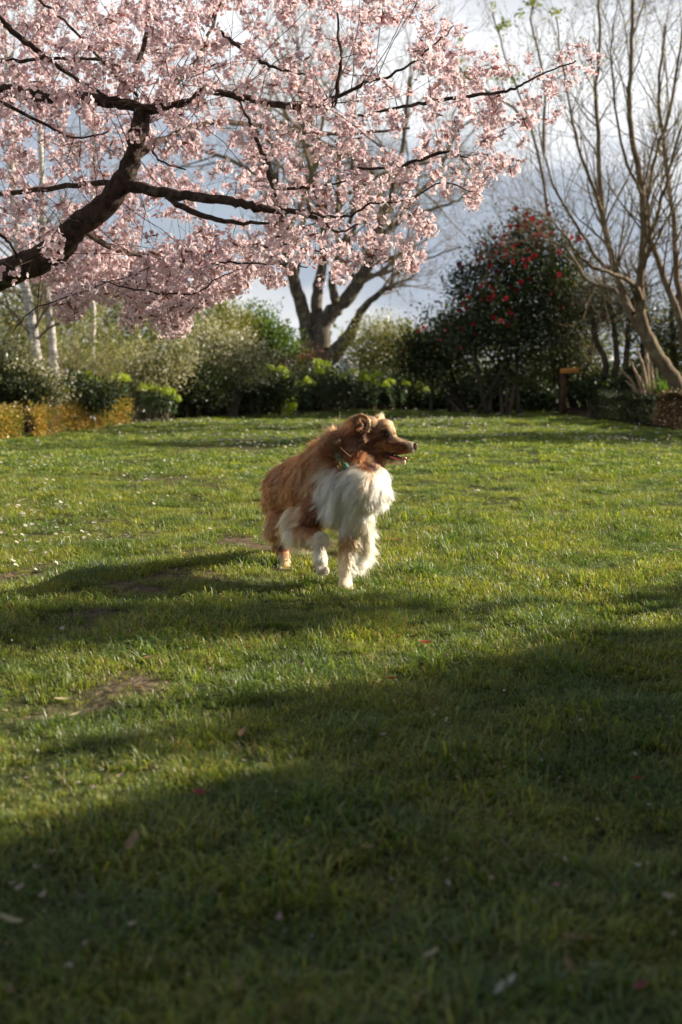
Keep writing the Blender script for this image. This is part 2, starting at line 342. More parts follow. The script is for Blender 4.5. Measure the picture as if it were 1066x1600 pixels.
# ------------------------------------------------------------------ woody growth
def path(pts, n=5, jit=0.0, g=rng):
    """[(px, py, depth, width in px)] -> smooth world points and radii"""
    W_ = np.array([at(a, b, d) for a, b, d, w in pts]); r = np.array([w * .5 * d / F for a, b, d, w in pts])
    P = catmull(W_, n); t = np.linspace(0, len(pts) - 1, len(P)); r = np.interp(t, np.arange(len(pts)), r)
    if jit: P[1:-1] += g.normal(size=(len(P) - 2, 3)) * jit
    return P, r
def grow(g, p, d, length, r, lv, out, kids, up=.10, wig=.16, ang=(.5, 1.0), shrink=.62, seg=6, taper=.35, minr=.0012, kl=(.45, .8)):
    """recursive shoots; out[lv] gathers (points, radii)"""
    P = [np.array(p)]; d = unit(d); st = length / seg
    for i in range(seg):
        d = unit(d + g.normal(size=3) * wig + np.array([0, 0, up])); P.append(P[-1] + d * st)
    P = np.array(P); rr = np.maximum(r * (1 - (1 - taper) * np.linspace(0, 1, seg + 1)), minr * .6)
    out.setdefault(lv, []).append((P, rr))
    if lv >= len(kids): return
    for q in range(kids[lv]):
        t = g.uniform(.2, 1.0); k = min(int(t * seg), seg - 1); f = t * seg - k; b = P[k] + (P[k + 1] - P[k]) * f; td = unit(P[k + 1] - P[k])
        s = unit(np.cross(td, g.normal(size=3))); a = g.uniform(*ang); nd = td * math.cos(a) + s * math.sin(a)
        cr_ = max(rr[k] * shrink * g.uniform(.7, 1), minr)
        grow(g, b, nd, length * g.uniform(*kl) * (1.1 - .4 * t), cr_, lv + 1, out, kids, up, wig, ang, shrink, max(3, seg - 1), taper, minr, kl)
def shoots_from(g, P, r, n, length, out, kids, t0=.2, lv=0, rf=.5, **kw):
    for q in range(n):
        t = g.uniform(t0, 1) * (len(P) - 1); k = min(int(t), len(P) - 2); b = P[k] + (P[k + 1] - P[k]) * (t - k); td = unit(P[k + 1] - P[k])
        s = unit(np.cross(td, g.normal(size=3)) + np.array([0, 0, .25])); a = g.uniform(.35, .9); grow(g, b, td * math.cos(a) + s * math.sin(a), length * g.uniform(.6, 1.15), max(r[k] * rf, .002), lv, out, kids, **kw)
def twig_mesh(out, name, mat, parent, levels=None, thin=3, col=None):
    q = MB()
    for lv, ls in out.items():
        if levels is None or lv in levels:
            for P, r in ls: tube(q, P, r, 5 if r[0] > .02 else (4 if r[0] > .008 else thin), col)
    o = q.build(name, mat, parent, smooth=True); o['kind'] = 'stuff'; return o

# ---- the big bare tree in the middle distance
def big_tree():
    g = np.random.default_rng(41); D = 33.0; root = thing('bare_tree', 'big bare grey tree with forked trunk rising behind the middle of the border', 'tree', (at(497, 572, D)[0], D, 0))
    q = MB(); base = at(497, 572, D); base[2] = -.05
    stems = [[(494, 585, D, 60), (484, 548, D, 42), (478, 505, D, 30), (468, 465, D - .2, 27), (455, 420, D - .4, 22), (446, 380, D - .6, 18), (440, 330, D - .8, 13), (425, 270, D - 1, 9), (400, 200, D - 1, 6)],
             [(496, 590, D, 58), (500, 545, D, 44), (505, 505, D, 40), (525, 482, D, 30), (548, 458, D, 29), (566, 430, D + .1, 26), (583, 400, D + .2, 22), (590, 360, D + .3, 17), (612, 300, D + .4, 12), (630, 220, D + .5, 9), (640, 120, D + .6, 6)],
             [(484, 545, D, 36), (493, 500, D + .1, 26), (497, 455, D + .2, 22), (503, 420, D + .3, 20), (505, 380, D + .4, 16), (500, 320, D + .5, 13), (480, 240, D + .7, 10), (470, 150, D + .8, 7), (465, 60, D + .8, 5)],
             [(528, 490, D, 22), (524, 465, D - .2, 19), (518, 440, D - .4, 15), (525, 410, D - .5, 12), (540, 370, D - .7, 10), (555, 300, D - .9, 8), (550, 220, D - 1, 6), (560, 120, D - 1, 4)],
             [(510, 565, D, 36), (530, 545, D - .3, 32), (548, 520, D - .6, 26), (560, 495, D - .8, 18), (580, 468, D - 1, 13), (602, 452, D - 1.1, 11), (612, 448, D - 1.2, 10), (614, 430, D - 1.2, 7), (640, 420, D - 1.4, 5), (680, 400, D - 1.6, 3.5), (720, 385, D - 1.6, 2)],
             [(590, 370, D + .3, 13), (620, 350, D + .4, 10), (660, 330, D + .6, 8), (700, 320, D + .8, 5), (735, 300, D + 1, 3)]]
    out = {}
    big = MB()
    for i, s in enumerate(stems):
        P, r = path(s, 4, .015, g); r = r * .76
        if i == 1: tube(big, P, r, 10, knob=.04)
        else:
            b = MB(); tube(b, P, r, 9, knob=.04); b.build('limb', M_bark, root, smooth=True)
        n0 = [18, 24, 16, 12, 14, 12][i]
        shoots_from(g, P, r, n0, 2.4 if i < 4 else 1.5, out, [4, 4, 3], .42 if i < 5 else .2, rf=.42, up=.05, wig=.22, minr=.0045, taper=.3)
    big.build('trunk', M_bark, root, smooth=True)
    # limbs hidden behind the blossom carry on to both sides
    for a in range(10):
        d = np.array([math.cos(a * .63) * .9, math.sin(a * .63) * .5, 1.1]); grow(g, at(510, 300, D) + g.normal(size=3) * .8, d, 4.2, .07, 0, out, [5, 5, 4, 3], up=.05, wig=.2, minr=.0045, taper=.3, seg=7)
    twig_mesh(out, 'twigs', M_twig, root)
big_tree()

# ---- multi-stemmed bare tree on the right
def right_tree():
    g = np.random.default_rng(52); D = 20.6; root = thing('multi_stemmed_tree', 'tall leafless tree with many slender brown stems at the right edge behind the clipped hedge', 'tree', (at(1066, 640, D)[0], D + .1, 0))
    S = [[(1072, 655, D, 34), (1056, 600, D, 31), (1030, 560, D, 29), (1010, 522, D, 25), (1000, 480, D, 20), (1002, 420, D - .2, 16), (1006, 350, D - .4, 14), (1000, 270, D - .5, 12), (985, 200, D - .6, 11), (985, 120, D - .8, 9), (988, 40, D - .8, 7), (990, -60, D - .8, 5)],
         [(1040, 575, D, 22), (1012, 535, D + .3, 22), (985, 490, D + .5, 20), (965, 430, D + .7, 18), (948, 370, D + .8, 15), (938, 300, D + .8, 12), (936, 230, D + .8, 11), (930, 150, D + 1, 9), (938, 70, D + 1, 7), (930, -40, D + 1, 5)],
         [(1100, 640, D - .4, 26), (1078, 560, D - .3, 24), (1062, 500, D - .3, 19), (1040, 440, D - .3, 16), (1022, 390, D - .2, 14), (1010, 330, D - .2, 12), (1020, 260, D, 9), (1046, 180, D, 8), (1062, 80, D, 6), (1075, -30, D, 4)],
         [(1003, 470, D, 15), (985, 440, D - .5, 12), (950, 425, D - .9, 10), (915, 410, D - 1.2, 8), (880, 365, D - 1.6, 6), (850, 335, D - 2, 4), (815, 325, D - 2.2, 2.5)],
         [(960, 425, D + .6, 12), (930, 400, D + .2, 9), (900, 350, D - .2, 7), (870, 300, D - .5, 6), (850, 240, D - .6, 4), (840, 170, D - .6, 2.5)],
         [(990, 490, D + .3, 13), (960, 455, D + .8, 11), (920, 440, D + 1, 9), (890, 395, D + 1.2, 8), (868, 380, D + 1.4, 5), (830, 372, D + 1.6, 3)],
         [(940, 330, D + .8, 10), (915, 260, D + .4, 8), (895, 190, D + .2, 6), (880, 110, D, 5), (870, 30, D, 3)],
         [(1002, 400, D, 11), (1030, 330, D - .4, 9), (1050, 250, D - .8, 7), (1075, 170, D - 1, 5)],
         [(1000, 300, D - .4, 8), (975, 240, D - .6, 7), (960, 160, D - .8, 5), (955, 80, D - .8, 4), (965, 0, D - .8, 2)],
         [(1095, 600, D + .5, 20), (1072, 500, D + .7, 18), (1056, 420, D + .8, 15), (1052, 340, D + .8, 12), (1040, 240, D + .9, 10), (1030, 140, D + .9, 8), (1040, 40, D + 1, 5)]]
    out = {}; lf = []
    for i, s in enumerate(S):
        P, r = path(s, 4, .01, g); r = r * .7; b = MB(); tube(b, P, r * (.9 if i else 1.1), 8, knob=.05); b.build('trunk' if i == 0 else 'stem', M_right, root, smooth=True)
        shoots_from(g, P, r, [24, 22, 20, 15, 15, 14, 12, 11, 11, 18][i], 1.5, out, [5, 4], .3, rf=.36, up=.10, wig=.14, minr=.0024, taper=.3)
    twig_mesh(out, 'twigs', M_right, root)
    # few young yellow green leaves on the upper twigs
    tips = np.array([P[-1] for P, r in out[2] if P[-1][2] > 2.2]); tp = to_px(tips); w = np.exp(-((tp[:, 0] - 900) / 200) ** 2) * (tp[:, 1] < 150) + .25 * (tp[:, 0] > 985) * (tp[:, 1] < 480); w = w + .05; k = g.choice(len(tips), 900, p=w / w.sum())
    P = tips[k] + g.normal(size=(900, 3)) * .06; P = np.repeat(P, 2, 0) + g.normal(size=(1800, 3)) * .035; q = MB()
    C = np.array([srgb(150, 160, 60), srgb(175, 180, 80), srgb(190, 180, 90)])[g.integers(0, 3, 1800)] * .9
    s = g.uniform(.018, .05, 1800); leaf_quads(q, P, g.normal(size=(1800, 3)), g.normal(size=(1800, 3)), s, s * .7, C); q.build('young_leaves', M_leaf, root, kind='stuff')
right_tree()

# ---- green leafed maple twigs that show behind the cherry's outer branches
def maple():
    g = np.random.default_rng(9); D = 26.5; root = thing('maple_tree', 'slender tree with clusters of fresh lime green leaves behind the tip of the cherry', 'tree', (at(865, 600, D)[0], D, 0)); q = MB(); out = {}
    S = [[(865, 640, D, 9), (868, 500, D, 7), (862, 380, D, 5.5), (845, 260, D, 4.5), (820, 170, D, 3.5), (790, 90, D, 2.5), (770, 20, D, 2)], [(835, 200, D, 5), (790, 160, D - .3, 4), (740, 130, D - .5, 3), (710, 100, D - .5, 2)], [(850, 240, D, 6), (850, 120, D + .3, 4), (830, 30, D + .4, 3), (850, -60, D + .4, 2)]]
    for i, s in enumerate(S):
        P, r = path(s, 4, .01, g); tube(q, P, r, 6); shoots_from(g, P, r, 12, .8, out, [3], .45, rf=.4, up=.05, minr=.003)
    q.build('trunk', M_right, root, smooth=True); twig_mesh(out, 'twigs', M_twig, root); q = MB()
    for (px, py, n, w, h) in ((757, 112, 130, 26, 10), (790, 120, 60, 14, 8), (735, 122, 60, 18, 8), (790, 38, 40, 10, 6), (782, 42, 20, 5, 5), (720, 92, 22, 6, 5), (771, 10, 12, 4, 4), (833, 3, 60, 14, 7), (720, 60, 12, 4, 4), (776, 75, 12, 3, 4), (815, 20, 20, 6, 5), (715, 108, 20, 8, 4), (810, 116, 14, 6, 5), (870, 20, 30, 10, 6)):
        c = at(px, py, D); P = c + g.normal(size=(n, 3)) * np.array([w * .5, 10, h * .55]) * D / F; s = g.uniform(.05, .10, n)
        leaf_quads(q, P, g.normal(size=(n, 3)) + [0, 0, -.4], g.normal(size=(n, 3)) + [0, 0, 1], s, s * .8, np.array([srgb(150, 165, 60), srgb(175, 175, 70), srgb(130, 150, 50)])[g.integers(0, 3, n)] * .9)
    q.build('leaves', M_leaf, root, kind='stuff')
maple()

# ---- birches
def birches():
    specs = [([(62, 600, 18.6, 16), (57, 560, 18.6, 16), (50, 505, 18.6, 15), (40, 450, 18.6, 14), (30, 390, 18.6, 13), (22, 300, 18.6, 12), (12, 150, 18.6, 9), (5, -50, 18.6, 6)], 'white birch trunk leaning left, nearest the left edge and thickest of three'),
             ([(88, 600, 18.9, 13), (84, 565, 18.9, 13), (80, 510, 18.9, 12), (73, 455, 18.9, 11), (68, 390, 18.9, 11), (66, 280, 18.9, 9), (60, 120, 18.9, 7), (62, -60, 18.9, 5)], 'middle one of three white birches behind the hazel thicket'),
             ([(146, 610, 23, 8), (145, 560, 23, 8), (146, 500, 23, 8), (145, 450, 23, 8), (143, 380, 23, 7), (146, 260, 23, 6), (144, 100, 23, 4)], 'slim mottled birch, right one of three, half hidden by green twigs')]
    for i, (s, lab) in enumerate(specs):
        g = np.random.default_rng(60 + i); b = at(*s[0][:3]); root = thing('birch_tree', lab, 'tree', (b[0], b[1], 0), 'birches on the left'); s = [(s[0][0] + 4, s[0][1] + 50, s[0][2], s[0][3] * 1.15)] + s
        P, r = path(s, 5, .006, g); q = MB(); tube(q, P, r, 10, knob=.03); q.build('trunk', M_birch, root, smooth=True); out = {}
        shoots_from(g, P, r, 26, 1.3, out, [5, 4], .3, rf=.3, up=-.02, wig=.15, minr=.003); twig_mesh(out, 'twigs', M_twig, root)
birches()

# ------------------------------------------------------------------ shrubs and plants
def blob(px, py, D, rx, ry, rd=None):   # centre and half sizes in pixels at depth D
    c = at(px, py, D); k = D / F; return (c[0], c[1], c[2], rx * k, (rd if rd else rx * k), ry * k)
def shrub(name, label, cat, blobs, n, size, cols, seed, stems=10, smat=None, mat=None, group=None, clump=18, cr=.12, aspect=.5, base=None, srad=.012, extra=None, partname='foliage', up=.4, flat=.7, tilt=.8):
    g = np.random.default_rng(seed); B = np.array(blobs); c = np.average(B[:, :3], axis=0, weights=B[:, 3]); b = np.array([c[0], c[1], 0.]) if base is None else np.array([base[0], base[1], 0.])
    root = thing(name, label, cat, b, group); q = MB(); C = foliage(q, blobs, n, size, cols, g, clump, cr, aspect, up, tilt, .02, flat)
    o = q.build(partname, mat or M_leaf, root, kind='stuff')
    if stems:
        q = MB()
        for k in g.choice(len(C), min(stems, len(C)), replace=False):
            e = C[k]; s = b + np.array([g.normal() * .12 * min(1, B[:, 3].max()), g.normal() * .12, 0]); mid = s + (e - s) * .5 + np.array([g.normal() * .06, g.normal() * .06, .12 * np.linalg.norm(e - s)])
            P = catmull([s, mid, e], 4); tube(q, P, np.linspace(srad, srad * .25, len(P)), 5)
        q.build('stems', smat or M_stem, root, smooth=True, kind='stuff')
    if extra: extra(g, root, C)
    return root, C
def blooms(g, root, C, n, size, cols, name, mat=None, spread=.12, petals=6, group=None, pred=None):
    """round heads: rosettes of petals, joined"""
    q = MB(); k = g.integers(0, len(C), n); P = C[k] + g.normal(size=(n, 3)) * spread
    if pred is not None: P = P[pred(P)]; n = len(P)
    c0 = np.array(cols)[g.integers(0, len(cols), n)]; s = size * g.uniform(.7, 1.3, n)
    for j in range(petals):
        A_ = unit(g.normal(size=(n, 3)) + [0, -.3, .2]); leaf_quads(q, P, A_, g.normal(size=(n, 3)), s, s * .8, c0 * g.uniform(.8, 1.15, (n, 1)))
    return q.build(name, mat or M_leaf, root, kind='stuff')

OLIVE = [srgb(165, 163, 85), srgb(180, 174, 102), srgb(138, 142, 66), srgb(152, 146, 86)]
GREEN = [srgb(92, 118, 50), srgb(110, 135, 58), srgb(75, 100, 45)]
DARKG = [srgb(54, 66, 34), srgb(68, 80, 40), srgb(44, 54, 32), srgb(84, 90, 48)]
CREAM = [srgb(225, 215, 188), srgb(205, 194, 165), srgb(232, 226, 206)]
LIME = [srgb(175, 190, 55), srgb(190, 200, 70), srgb(150, 170, 50)]
sc_ = lambda c, k: [x * k for x in c]

# far line of trees and hedge beyond the garden
g = np.random.default_rng(3); q = MB()
bl = [(x, 62 + g.normal() * 3, 1.2, 3.2, 2.5, 1.6 + g.uniform(0, 1.2) * (abs(x + 3) > 4)) for x in np.arange(-60, 62, 3.0)]
foliage(q, bl, 26000, .32, sc_(GREEN + OLIVE, .8), g, 14, .6, .6, zmin=-.05)
far = q.build('distant_hedgerow', M_leaf, None, origin=(0, 62, 0)); tag(far, 'far off hedgerow closing the view beyond the garden border', 'hedgerow', kind='stuff')

# tall olive thicket behind the left side
def thicket(name, lab, stems_px, D, hpx, n_st, n_leaf, cols, seed, fan=.35, lsize=.035, group=None, srad=.014, smat=None, kids=(5, 3), ln=1.9):
    g = np.random.default_rng(seed); c = at(stems_px, 640, D); b = np.array([c[0], D, 0]); root = thing(name, lab, 'shrub', b, group); out = {}
    for i in range(n_st):
        a = g.uniform(0, 6.283); sp_ = g.uniform(0, fan); d = np.array([math.cos(a) * sp_, math.sin(a) * sp_, 1]); grow(g, b + np.array([math.cos(a), math.sin(a), 0]) * g.uniform(0, .35), d, ln * g.uniform(.7, 1.1), srad * g.uniform(.6, 1.2), 0, out, list(kids), up=.02, wig=.07, ang=(.25, .6), minr=.0025, taper=.3, seg=8, kl=(.3, .55))
    q = MB()
    for P, r in out[0]: tube(q, P, r, 5)
    q.build('stems', smat or M_stem, root, smooth=True, kind='stuff'); twig_mesh(out, 'twigs', smat or M_stem, root, [1, 2])
    T_ = np.concatenate([P[1:] for lv in (1, 2) for P, r in out.get(lv, [])]); k = g.integers(0, len(T_), n_leaf); P = T_[k] + g.normal(size=(n_leaf, 3)) * .035; s = lsize * g.uniform(.6, 1.3, n_leaf)
    q = MB(); leaf_quads(q, P, g.normal(size=(n_leaf, 3)) + [0, 0, .6], g.normal(size=(n_leaf, 3)), s, s * .5, np.array(cols)[g.integers(0, len(cols), n_leaf)] * g.uniform(.75, 1.25, (n_leaf, 1))); q.build('leaves', M_leaf, root, kind='stuff')
    return root
shrub('willow_tree', 'tall hazy olive green willow mass behind the birches at the left edge', 'tree', [blob(20, 490, 25, 70, 60), blob(100, 470, 25.5, 60, 55), blob(40, 560, 25, 90, 60)], 15000, .10, sc_(OLIVE, .9), 201, 30, clump=14, cr=.2, aspect=.28, srad=.03)
shrub('willow_tree', 'tall hazy olive green willow mass behind the cherry blossom, right of the birches', 'tree', [blob(200, 480, 26.5, 70, 52), blob(270, 520, 26, 60, 60), blob(160, 560, 25.5, 70, 60)], 15000, .10, sc_(OLIVE + GREEN, .9), 202, 30, clump=14, cr=.2, aspect=.28, srad=.03)
shrub('poplar_sapling', 'feathery olive sapling topping the border left of the grey sky gap', 'tree', [blob(345, 500, 27, 24, 50), blob(335, 540, 27, 40, 50), blob(380, 520, 27.5, 20, 40)], 9000, .085, sc_(OLIVE, .85), 203, 18, clump=14, cr=.13, aspect=.35, srad=.02)
thicket('hazel_thicket', 'many stemmed hazel with arching tan stems and fine green leaf, behind the orange hedge', 125, 20.4, 150, 38, 11000, sc_(OLIVE + GREEN, 1.1), 204, .75, .035, ln=1.5, smat=M_pale_stem)
thicket('hazel_thicket', 'lower twiggy bush with pale stems between hazel and cream blossom bush', 180, 22.6, 150, 26, 7000, sc_(OLIVE, 1.05), 205, .8, .035, ln=1.3, smat=M_pale_stem)
def pale_bush(lab, blobs, seed, n=3500, nb=1600, k=1.0):
    shrub('blossom_bush', lab, 'shrub', blobs, n, .05, sc_(GREEN + OLIVE, .65), seed, 26, cr=.10, clump=12, group='cream flowering bushes in the border', extra=lambda g, r, C: blooms(g, r, C, nb, .032, sc_(CREAM, .85 * k), 'blossom', spread=.13, petals=3))
pale_bush('cream flowering bush behind the euphorbia, right of the hazel', [blob(262, 570, 22, 38, 40), blob(225, 590, 21.8, 35, 32), blob(285, 548, 22.3, 26, 30)], 206, 5000, 2400)
pale_bush('cream flowering bush under the tip of the blossom, left of the bright green tree', [blob(360, 550, 23.5, 42, 34), blob(390, 570, 23.3, 40, 30), blob(330, 530, 23.8, 30, 24)], 207, 5000, 2600)
pale_bush('dull cream flowering bush at the foot of the leaning birch', [blob(45, 590, 17.6, 30, 34), blob(15, 560, 17.9, 26, 40), blob(80, 610, 17.5, 25, 20)], 208, 4500, 1500, .8)
shrub('bay_tree', 'rounded bright green tree left of the grey gable', 'tree', [blob(400, 520, 28, 40, 38), blob(435, 545, 28, 32, 34), blob(380, 550, 28, 50, 40)], 12000, .085, sc_(GREEN, .95), 209, 14, clump=20, cr=.14)
shrub('round_bush', 'rounded olive yellow bush right of the big bare tree', 'shrub', [blob(600, 540, 29, 52, 52), blob(575, 570, 29, 44, 50), blob(638, 560, 29, 34, 46)], 17000, .06, sc_(OLIVE, .72), 210, 30, clump=16, cr=.13)
shrub('smoke_bush', 'reddish brown leaved shrub in front of the bare tree trunk', 'shrub', [blob(430, 568, 28, 44, 20), blob(475, 560, 28.2, 30, 22), blob(410, 580, 27.8, 34, 20)], 6000, .05, sc_([srgb(130, 80, 60), srgb(110, 85, 55), srgb(150, 95, 75), srgb(90, 80, 45)], .8), 211, 14, clump=14, cr=.12, extra=lambda g, r, C: blooms(g, r, C, 60, .05, sc_([srgb(200, 80, 80)], .8), 'blossom', spread=.1, petals=2, pred=lambda P: to_px(P)[:, 0] > 470))
# dark understorey masses behind the low edging
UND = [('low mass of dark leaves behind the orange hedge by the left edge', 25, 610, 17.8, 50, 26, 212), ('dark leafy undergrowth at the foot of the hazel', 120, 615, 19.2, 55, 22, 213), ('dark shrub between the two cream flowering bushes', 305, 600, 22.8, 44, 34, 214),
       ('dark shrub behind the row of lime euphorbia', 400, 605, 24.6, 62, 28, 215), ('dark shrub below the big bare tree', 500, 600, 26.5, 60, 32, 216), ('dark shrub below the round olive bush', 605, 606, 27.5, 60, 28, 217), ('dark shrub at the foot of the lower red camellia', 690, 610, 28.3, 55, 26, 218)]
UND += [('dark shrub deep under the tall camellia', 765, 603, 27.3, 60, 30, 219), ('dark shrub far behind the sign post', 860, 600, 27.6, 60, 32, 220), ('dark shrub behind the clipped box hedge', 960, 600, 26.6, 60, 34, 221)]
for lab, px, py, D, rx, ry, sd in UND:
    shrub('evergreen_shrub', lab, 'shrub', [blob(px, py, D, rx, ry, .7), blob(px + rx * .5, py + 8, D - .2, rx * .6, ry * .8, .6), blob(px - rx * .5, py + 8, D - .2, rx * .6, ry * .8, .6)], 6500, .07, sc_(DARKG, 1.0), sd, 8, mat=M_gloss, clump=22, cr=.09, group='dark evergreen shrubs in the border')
# strap leaved clumps
def straps(name, lab, px, py, n, h, cols, seed, w=.02, spread=.25, flowers=None, group=None, mat=None, lean=.7, D=None, trunk=0):
    g = np.random.default_rng(seed); b = ground(px, py) if D is None else np.array([at(px, py, D)[0], D, 0.]); root = thing(name, lab, 'plant', (b[0], b[1], 0), group); q = MB(); a = g.uniform(0, 6.283, n); r = g.uniform(0, spread, n)
    for i in range(n):
        d = np.array([math.cos(a[i]), math.sin(a[i]), 0]); s = b + d * r[i] + [0, 0, trunk]; hh = h * g.uniform(.6, 1.1); ln = g.uniform(.15, 1) * lean; side = np.array([-d[1], d[0], 0]); t = np.linspace(0, 1, 5)[:, None]
        C = s + np.array([0, 0, 1]) * hh * (t - .45 * ln * t ** 2.5) + d * hh * ln * t ** 1.6; ww = w * g.uniform(.7, 1.2) * np.array([.6, 1, 1, .7, .08])[:, None]; V = np.concatenate([C - side * ww * .5, C + side * ww * .5]); k = np.arange(4)[:, None]
        q.add(V, np.concatenate([k, k + 1, k + 6, k + 5], 1), np.array(cols)[g.integers(0, len(cols))] * g.uniform(.8, 1.2))
    q.build('leaves', mat or M_leaf, root, kind='stuff')
    if flowers:
        nf, hf, col, sz = flowers; 
        for i in range(nf):
            q = MB(); p_ = b + np.array([g.normal() * spread * .8, g.normal() * spread * .5, 0]); tp = p_ + [g.normal() * .03, -.02, hf * g.uniform(.8, 1.1)]; tube(q, [p_, (p_ + tp) / 2, tp], .004, 4, srgb(90, 110, 50))
            for k in range(6):
                an = k * math.pi / 3; leaf_quads(q, tp[None], np.array([[math.cos(an), -.3, math.sin(an)]]), np.array([[0, -1, .0]]), [sz], [sz * .7], col)
            leaf_quads(q, tp[None], np.array([[0, -1, .1]]), np.array([[0, 0, 1]]), [sz * .8], [sz * .8], np.array(col) * .9); q.build('flower', M_leaf, root)
    return root
straps('daffodil_clump', 'daffodils with blue green strap leaves and yellow heads behind the orange hedge', 48, 668, 120, .55, [srgb(95, 120, 75), srgb(80, 110, 70)], 230, .016, .35, (5, .62, srgb(225, 185, 50), .045))
straps('iris_clump', 'upright green strap leaves at the far left edge above the orange hedge', 5, 672, 200, .72, [srgb(100, 125, 70), srgb(85, 112, 62)], 231, .022, .5)
straps('daylily_clump', 'strap leaves between the hazel foot and the orange hedge', 125, 655, 110, .42, [srgb(85, 112, 60), srgb(70, 100, 55)], 232, .018, .4)
straps('daffodil_clump', 'small clump of yellow flowers under the red camellia', 738, 634, 70, .35, [srgb(80, 105, 55)], 233, .014, .3, (9, .42, srgb(215, 175, 60), .04))
straps('daffodil_clump', 'pale narcissus clump near the small sign post, to its left', 655, 634, 60, .35, [srgb(80, 105, 55)], 234, .014, .3, (8, .42, srgb(225, 215, 180), .035))

# euphorbias with lime heads
def euphorbia(px, py_top, D, nst, h, lab, seed):
    g = np.random.default_rng(seed); b = at(px, 600, D); root = thing('euphorbia', lab, 'plant', (b[0], D, 0), 'lime headed euphorbias in the border'); ztop = at(px, py_top, D)[2]; q = MB(); hd = MB(); lf = MB()
    for i in range(nst):
        a = g.uniform(0, 6.28); s = np.array([b[0] + math.cos(a) * .08, D + math.sin(a) * .08, 0]); sp_ = h * g.uniform(.1, 1); tp = np.array([b[0] + math.cos(a) * sp_, D + math.sin(a) * sp_, ztop * g.uniform(.72, 1.0)])
        P = catmull([s, (s + tp) / 2 + [0, 0, .06], tp], 4); tube(q, P, .008, 4); m_ = 70; t = g.uniform(.25, .95, m_); k = (t * (len(P) - 1)).astype(int); leaf_quads(lf, P[k], unit(g.normal(size=(m_, 3)) + [0, 0, .1]), g.normal(size=(m_, 3)) + [0, 0, 1], g.uniform(.07, .12, m_), g.uniform(.012, .02, m_), np.array([srgb(78, 105, 60), srgb(60, 88, 52)])[g.integers(0, 2, m_)])
        n = 150; d = unit(g.normal(size=(n, 3))); d[:, 2] = np.abs(d[:, 2]) * 1.1 - .25; HP = tp + d * np.array([.085, .085, .10]) * g.uniform(.5, 1.0, (n, 1)); s_ = g.uniform(.02, .034, n); leaf_quads(hd, HP, d + g.normal(size=(n, 3)) * .5, d, s_, s_ * .9, np.array(LIME)[g.integers(0, 3, n)] * g.uniform(.8, 1.3, (n, 1)))
    q.build('stems', M_stem, root, kind='stuff'); lf.build('leaves', M_leaf, root, kind='stuff'); hd.build('flower_heads', M_leaf, root, kind='stuff')
for i, e in enumerate([(145, 585, 19.6, 6, .3, 'lime headed euphorbia at the foot of the hazel'), (188, 585, 21.0, 6, .3, 'lime headed euphorbia behind the end of the orange hedge'), (232, 600, 21.6, 5, .35, 'lime headed euphorbia under the first cream flowering bush'), (262, 612, 21.8, 5, .3, 'low lime euphorbia just behind the grey green edging'),
                       (362, 583, 23.6, 5, .25, 'lime headed euphorbia under the second cream flowering bush'), (400, 578, 24.0, 5, .28, 'lime headed euphorbia left of the yellow green ball shrub'), (437, 574, 24.4, 6, .3, 'euphorbia with brightest lime heads, above the yellow green ball shrub'),
                       (480, 588, 25.2, 6, .3, 'dull green euphorbia left of the bare tree foot'), (512, 560, 25.6, 7, .33, 'tallest euphorbia, in front of the bare tree trunk'), (545, 582, 25.9, 6, .33, 'euphorbia right of the bare tree trunk'), (582, 585, 26.3, 5, .33, 'euphorbia in front of the round olive bush'), (622, 590, 26.6, 4, .3, 'euphorbia at the right end of the row'), (667, 600, 27.0, 4, .3, 'euphorbia below the lower camellia')]):
    euphorbia(*e[:5], e[5], 240 + i)

# camellias
def camellia(lab, blobs, n, seed, nred, stems_px, group='red camellias', red=None, cols=DARKG, hole=None):
    D = np.mean([b[1] for b in blobs]); g = np.random.default_rng(seed); b = at(stems_px, 640, D); root = thing('camellia', lab, 'shrub', (b[0], D, 0), group); q = MB(); C = foliage(q, blobs, n, .08, cols, g, 22, .17, .5, .2, .8, .35); q.build('foliage', M_gloss, root, kind='stuff')
    for i in range(7):
        e = C[g.integers(0, len(C))]; s = np.array([b[0] + g.normal() * .25, D + g.normal() * .2, 0]); m_ = (s + e) / 2 + g.normal(size=3) * .15; P = catmull([s, m_, e], 5); q = MB(); tube(q, P, np.linspace(.042, .010, len(P)), 6, knob=.06); q.build('stem', M_dark, root, smooth=True)
    # red flowers: the ones that face out, each its own part
    fl = []; me_ = None
    out_ = C[np.argsort(-(C[:, 2] * .8 - (C[:, 0] - b[0]) * .25 - C[:, 1] * 1.2 + g.normal(size=len(C)) * .9))][:nred]
    for i, c in enumerate(out_):
        if me_ is None:
            q = MB()
            for ring, (m, tl, s) in enumerate(((6, .25, .055), (5, .9, .042), (3, 1.8, .026))):
                for k in range(m):
                    a = k * 6.283 / m + ring; leaf_quads(q, np.zeros((1, 3)), np.array([[math.cos(a), -tl, math.sin(a)]]), np.array([[0, -1., 0]]), [s], [s * 1.0], srgb(175, 36, 52) * (1 - .12 * ring))
            me_ = q.mesh('flower'); me_.materials.append(M_petal_red)
        o = bpy.data.objects.new('flower', me_); COL.objects.link(o); o.parent = root; c = c + np.array([-.10, -.36, .12]) + g.normal(size=3) * .06; o.location = tuple(c - wloc(root)); s = g.uniform(.65, 1.3); o.scale = (s, s, s); o.rotation_euler = (g.normal() * .6, 0, g.normal() * .8)
M_dark = bark_mat('dark_bark', (.035, .028, .02), (.10, .08, .058), 14)
M_petal_red = leaf_mat('red_petal', trans=.3, gloss=.03, tgain=(1.3, .8, .8))
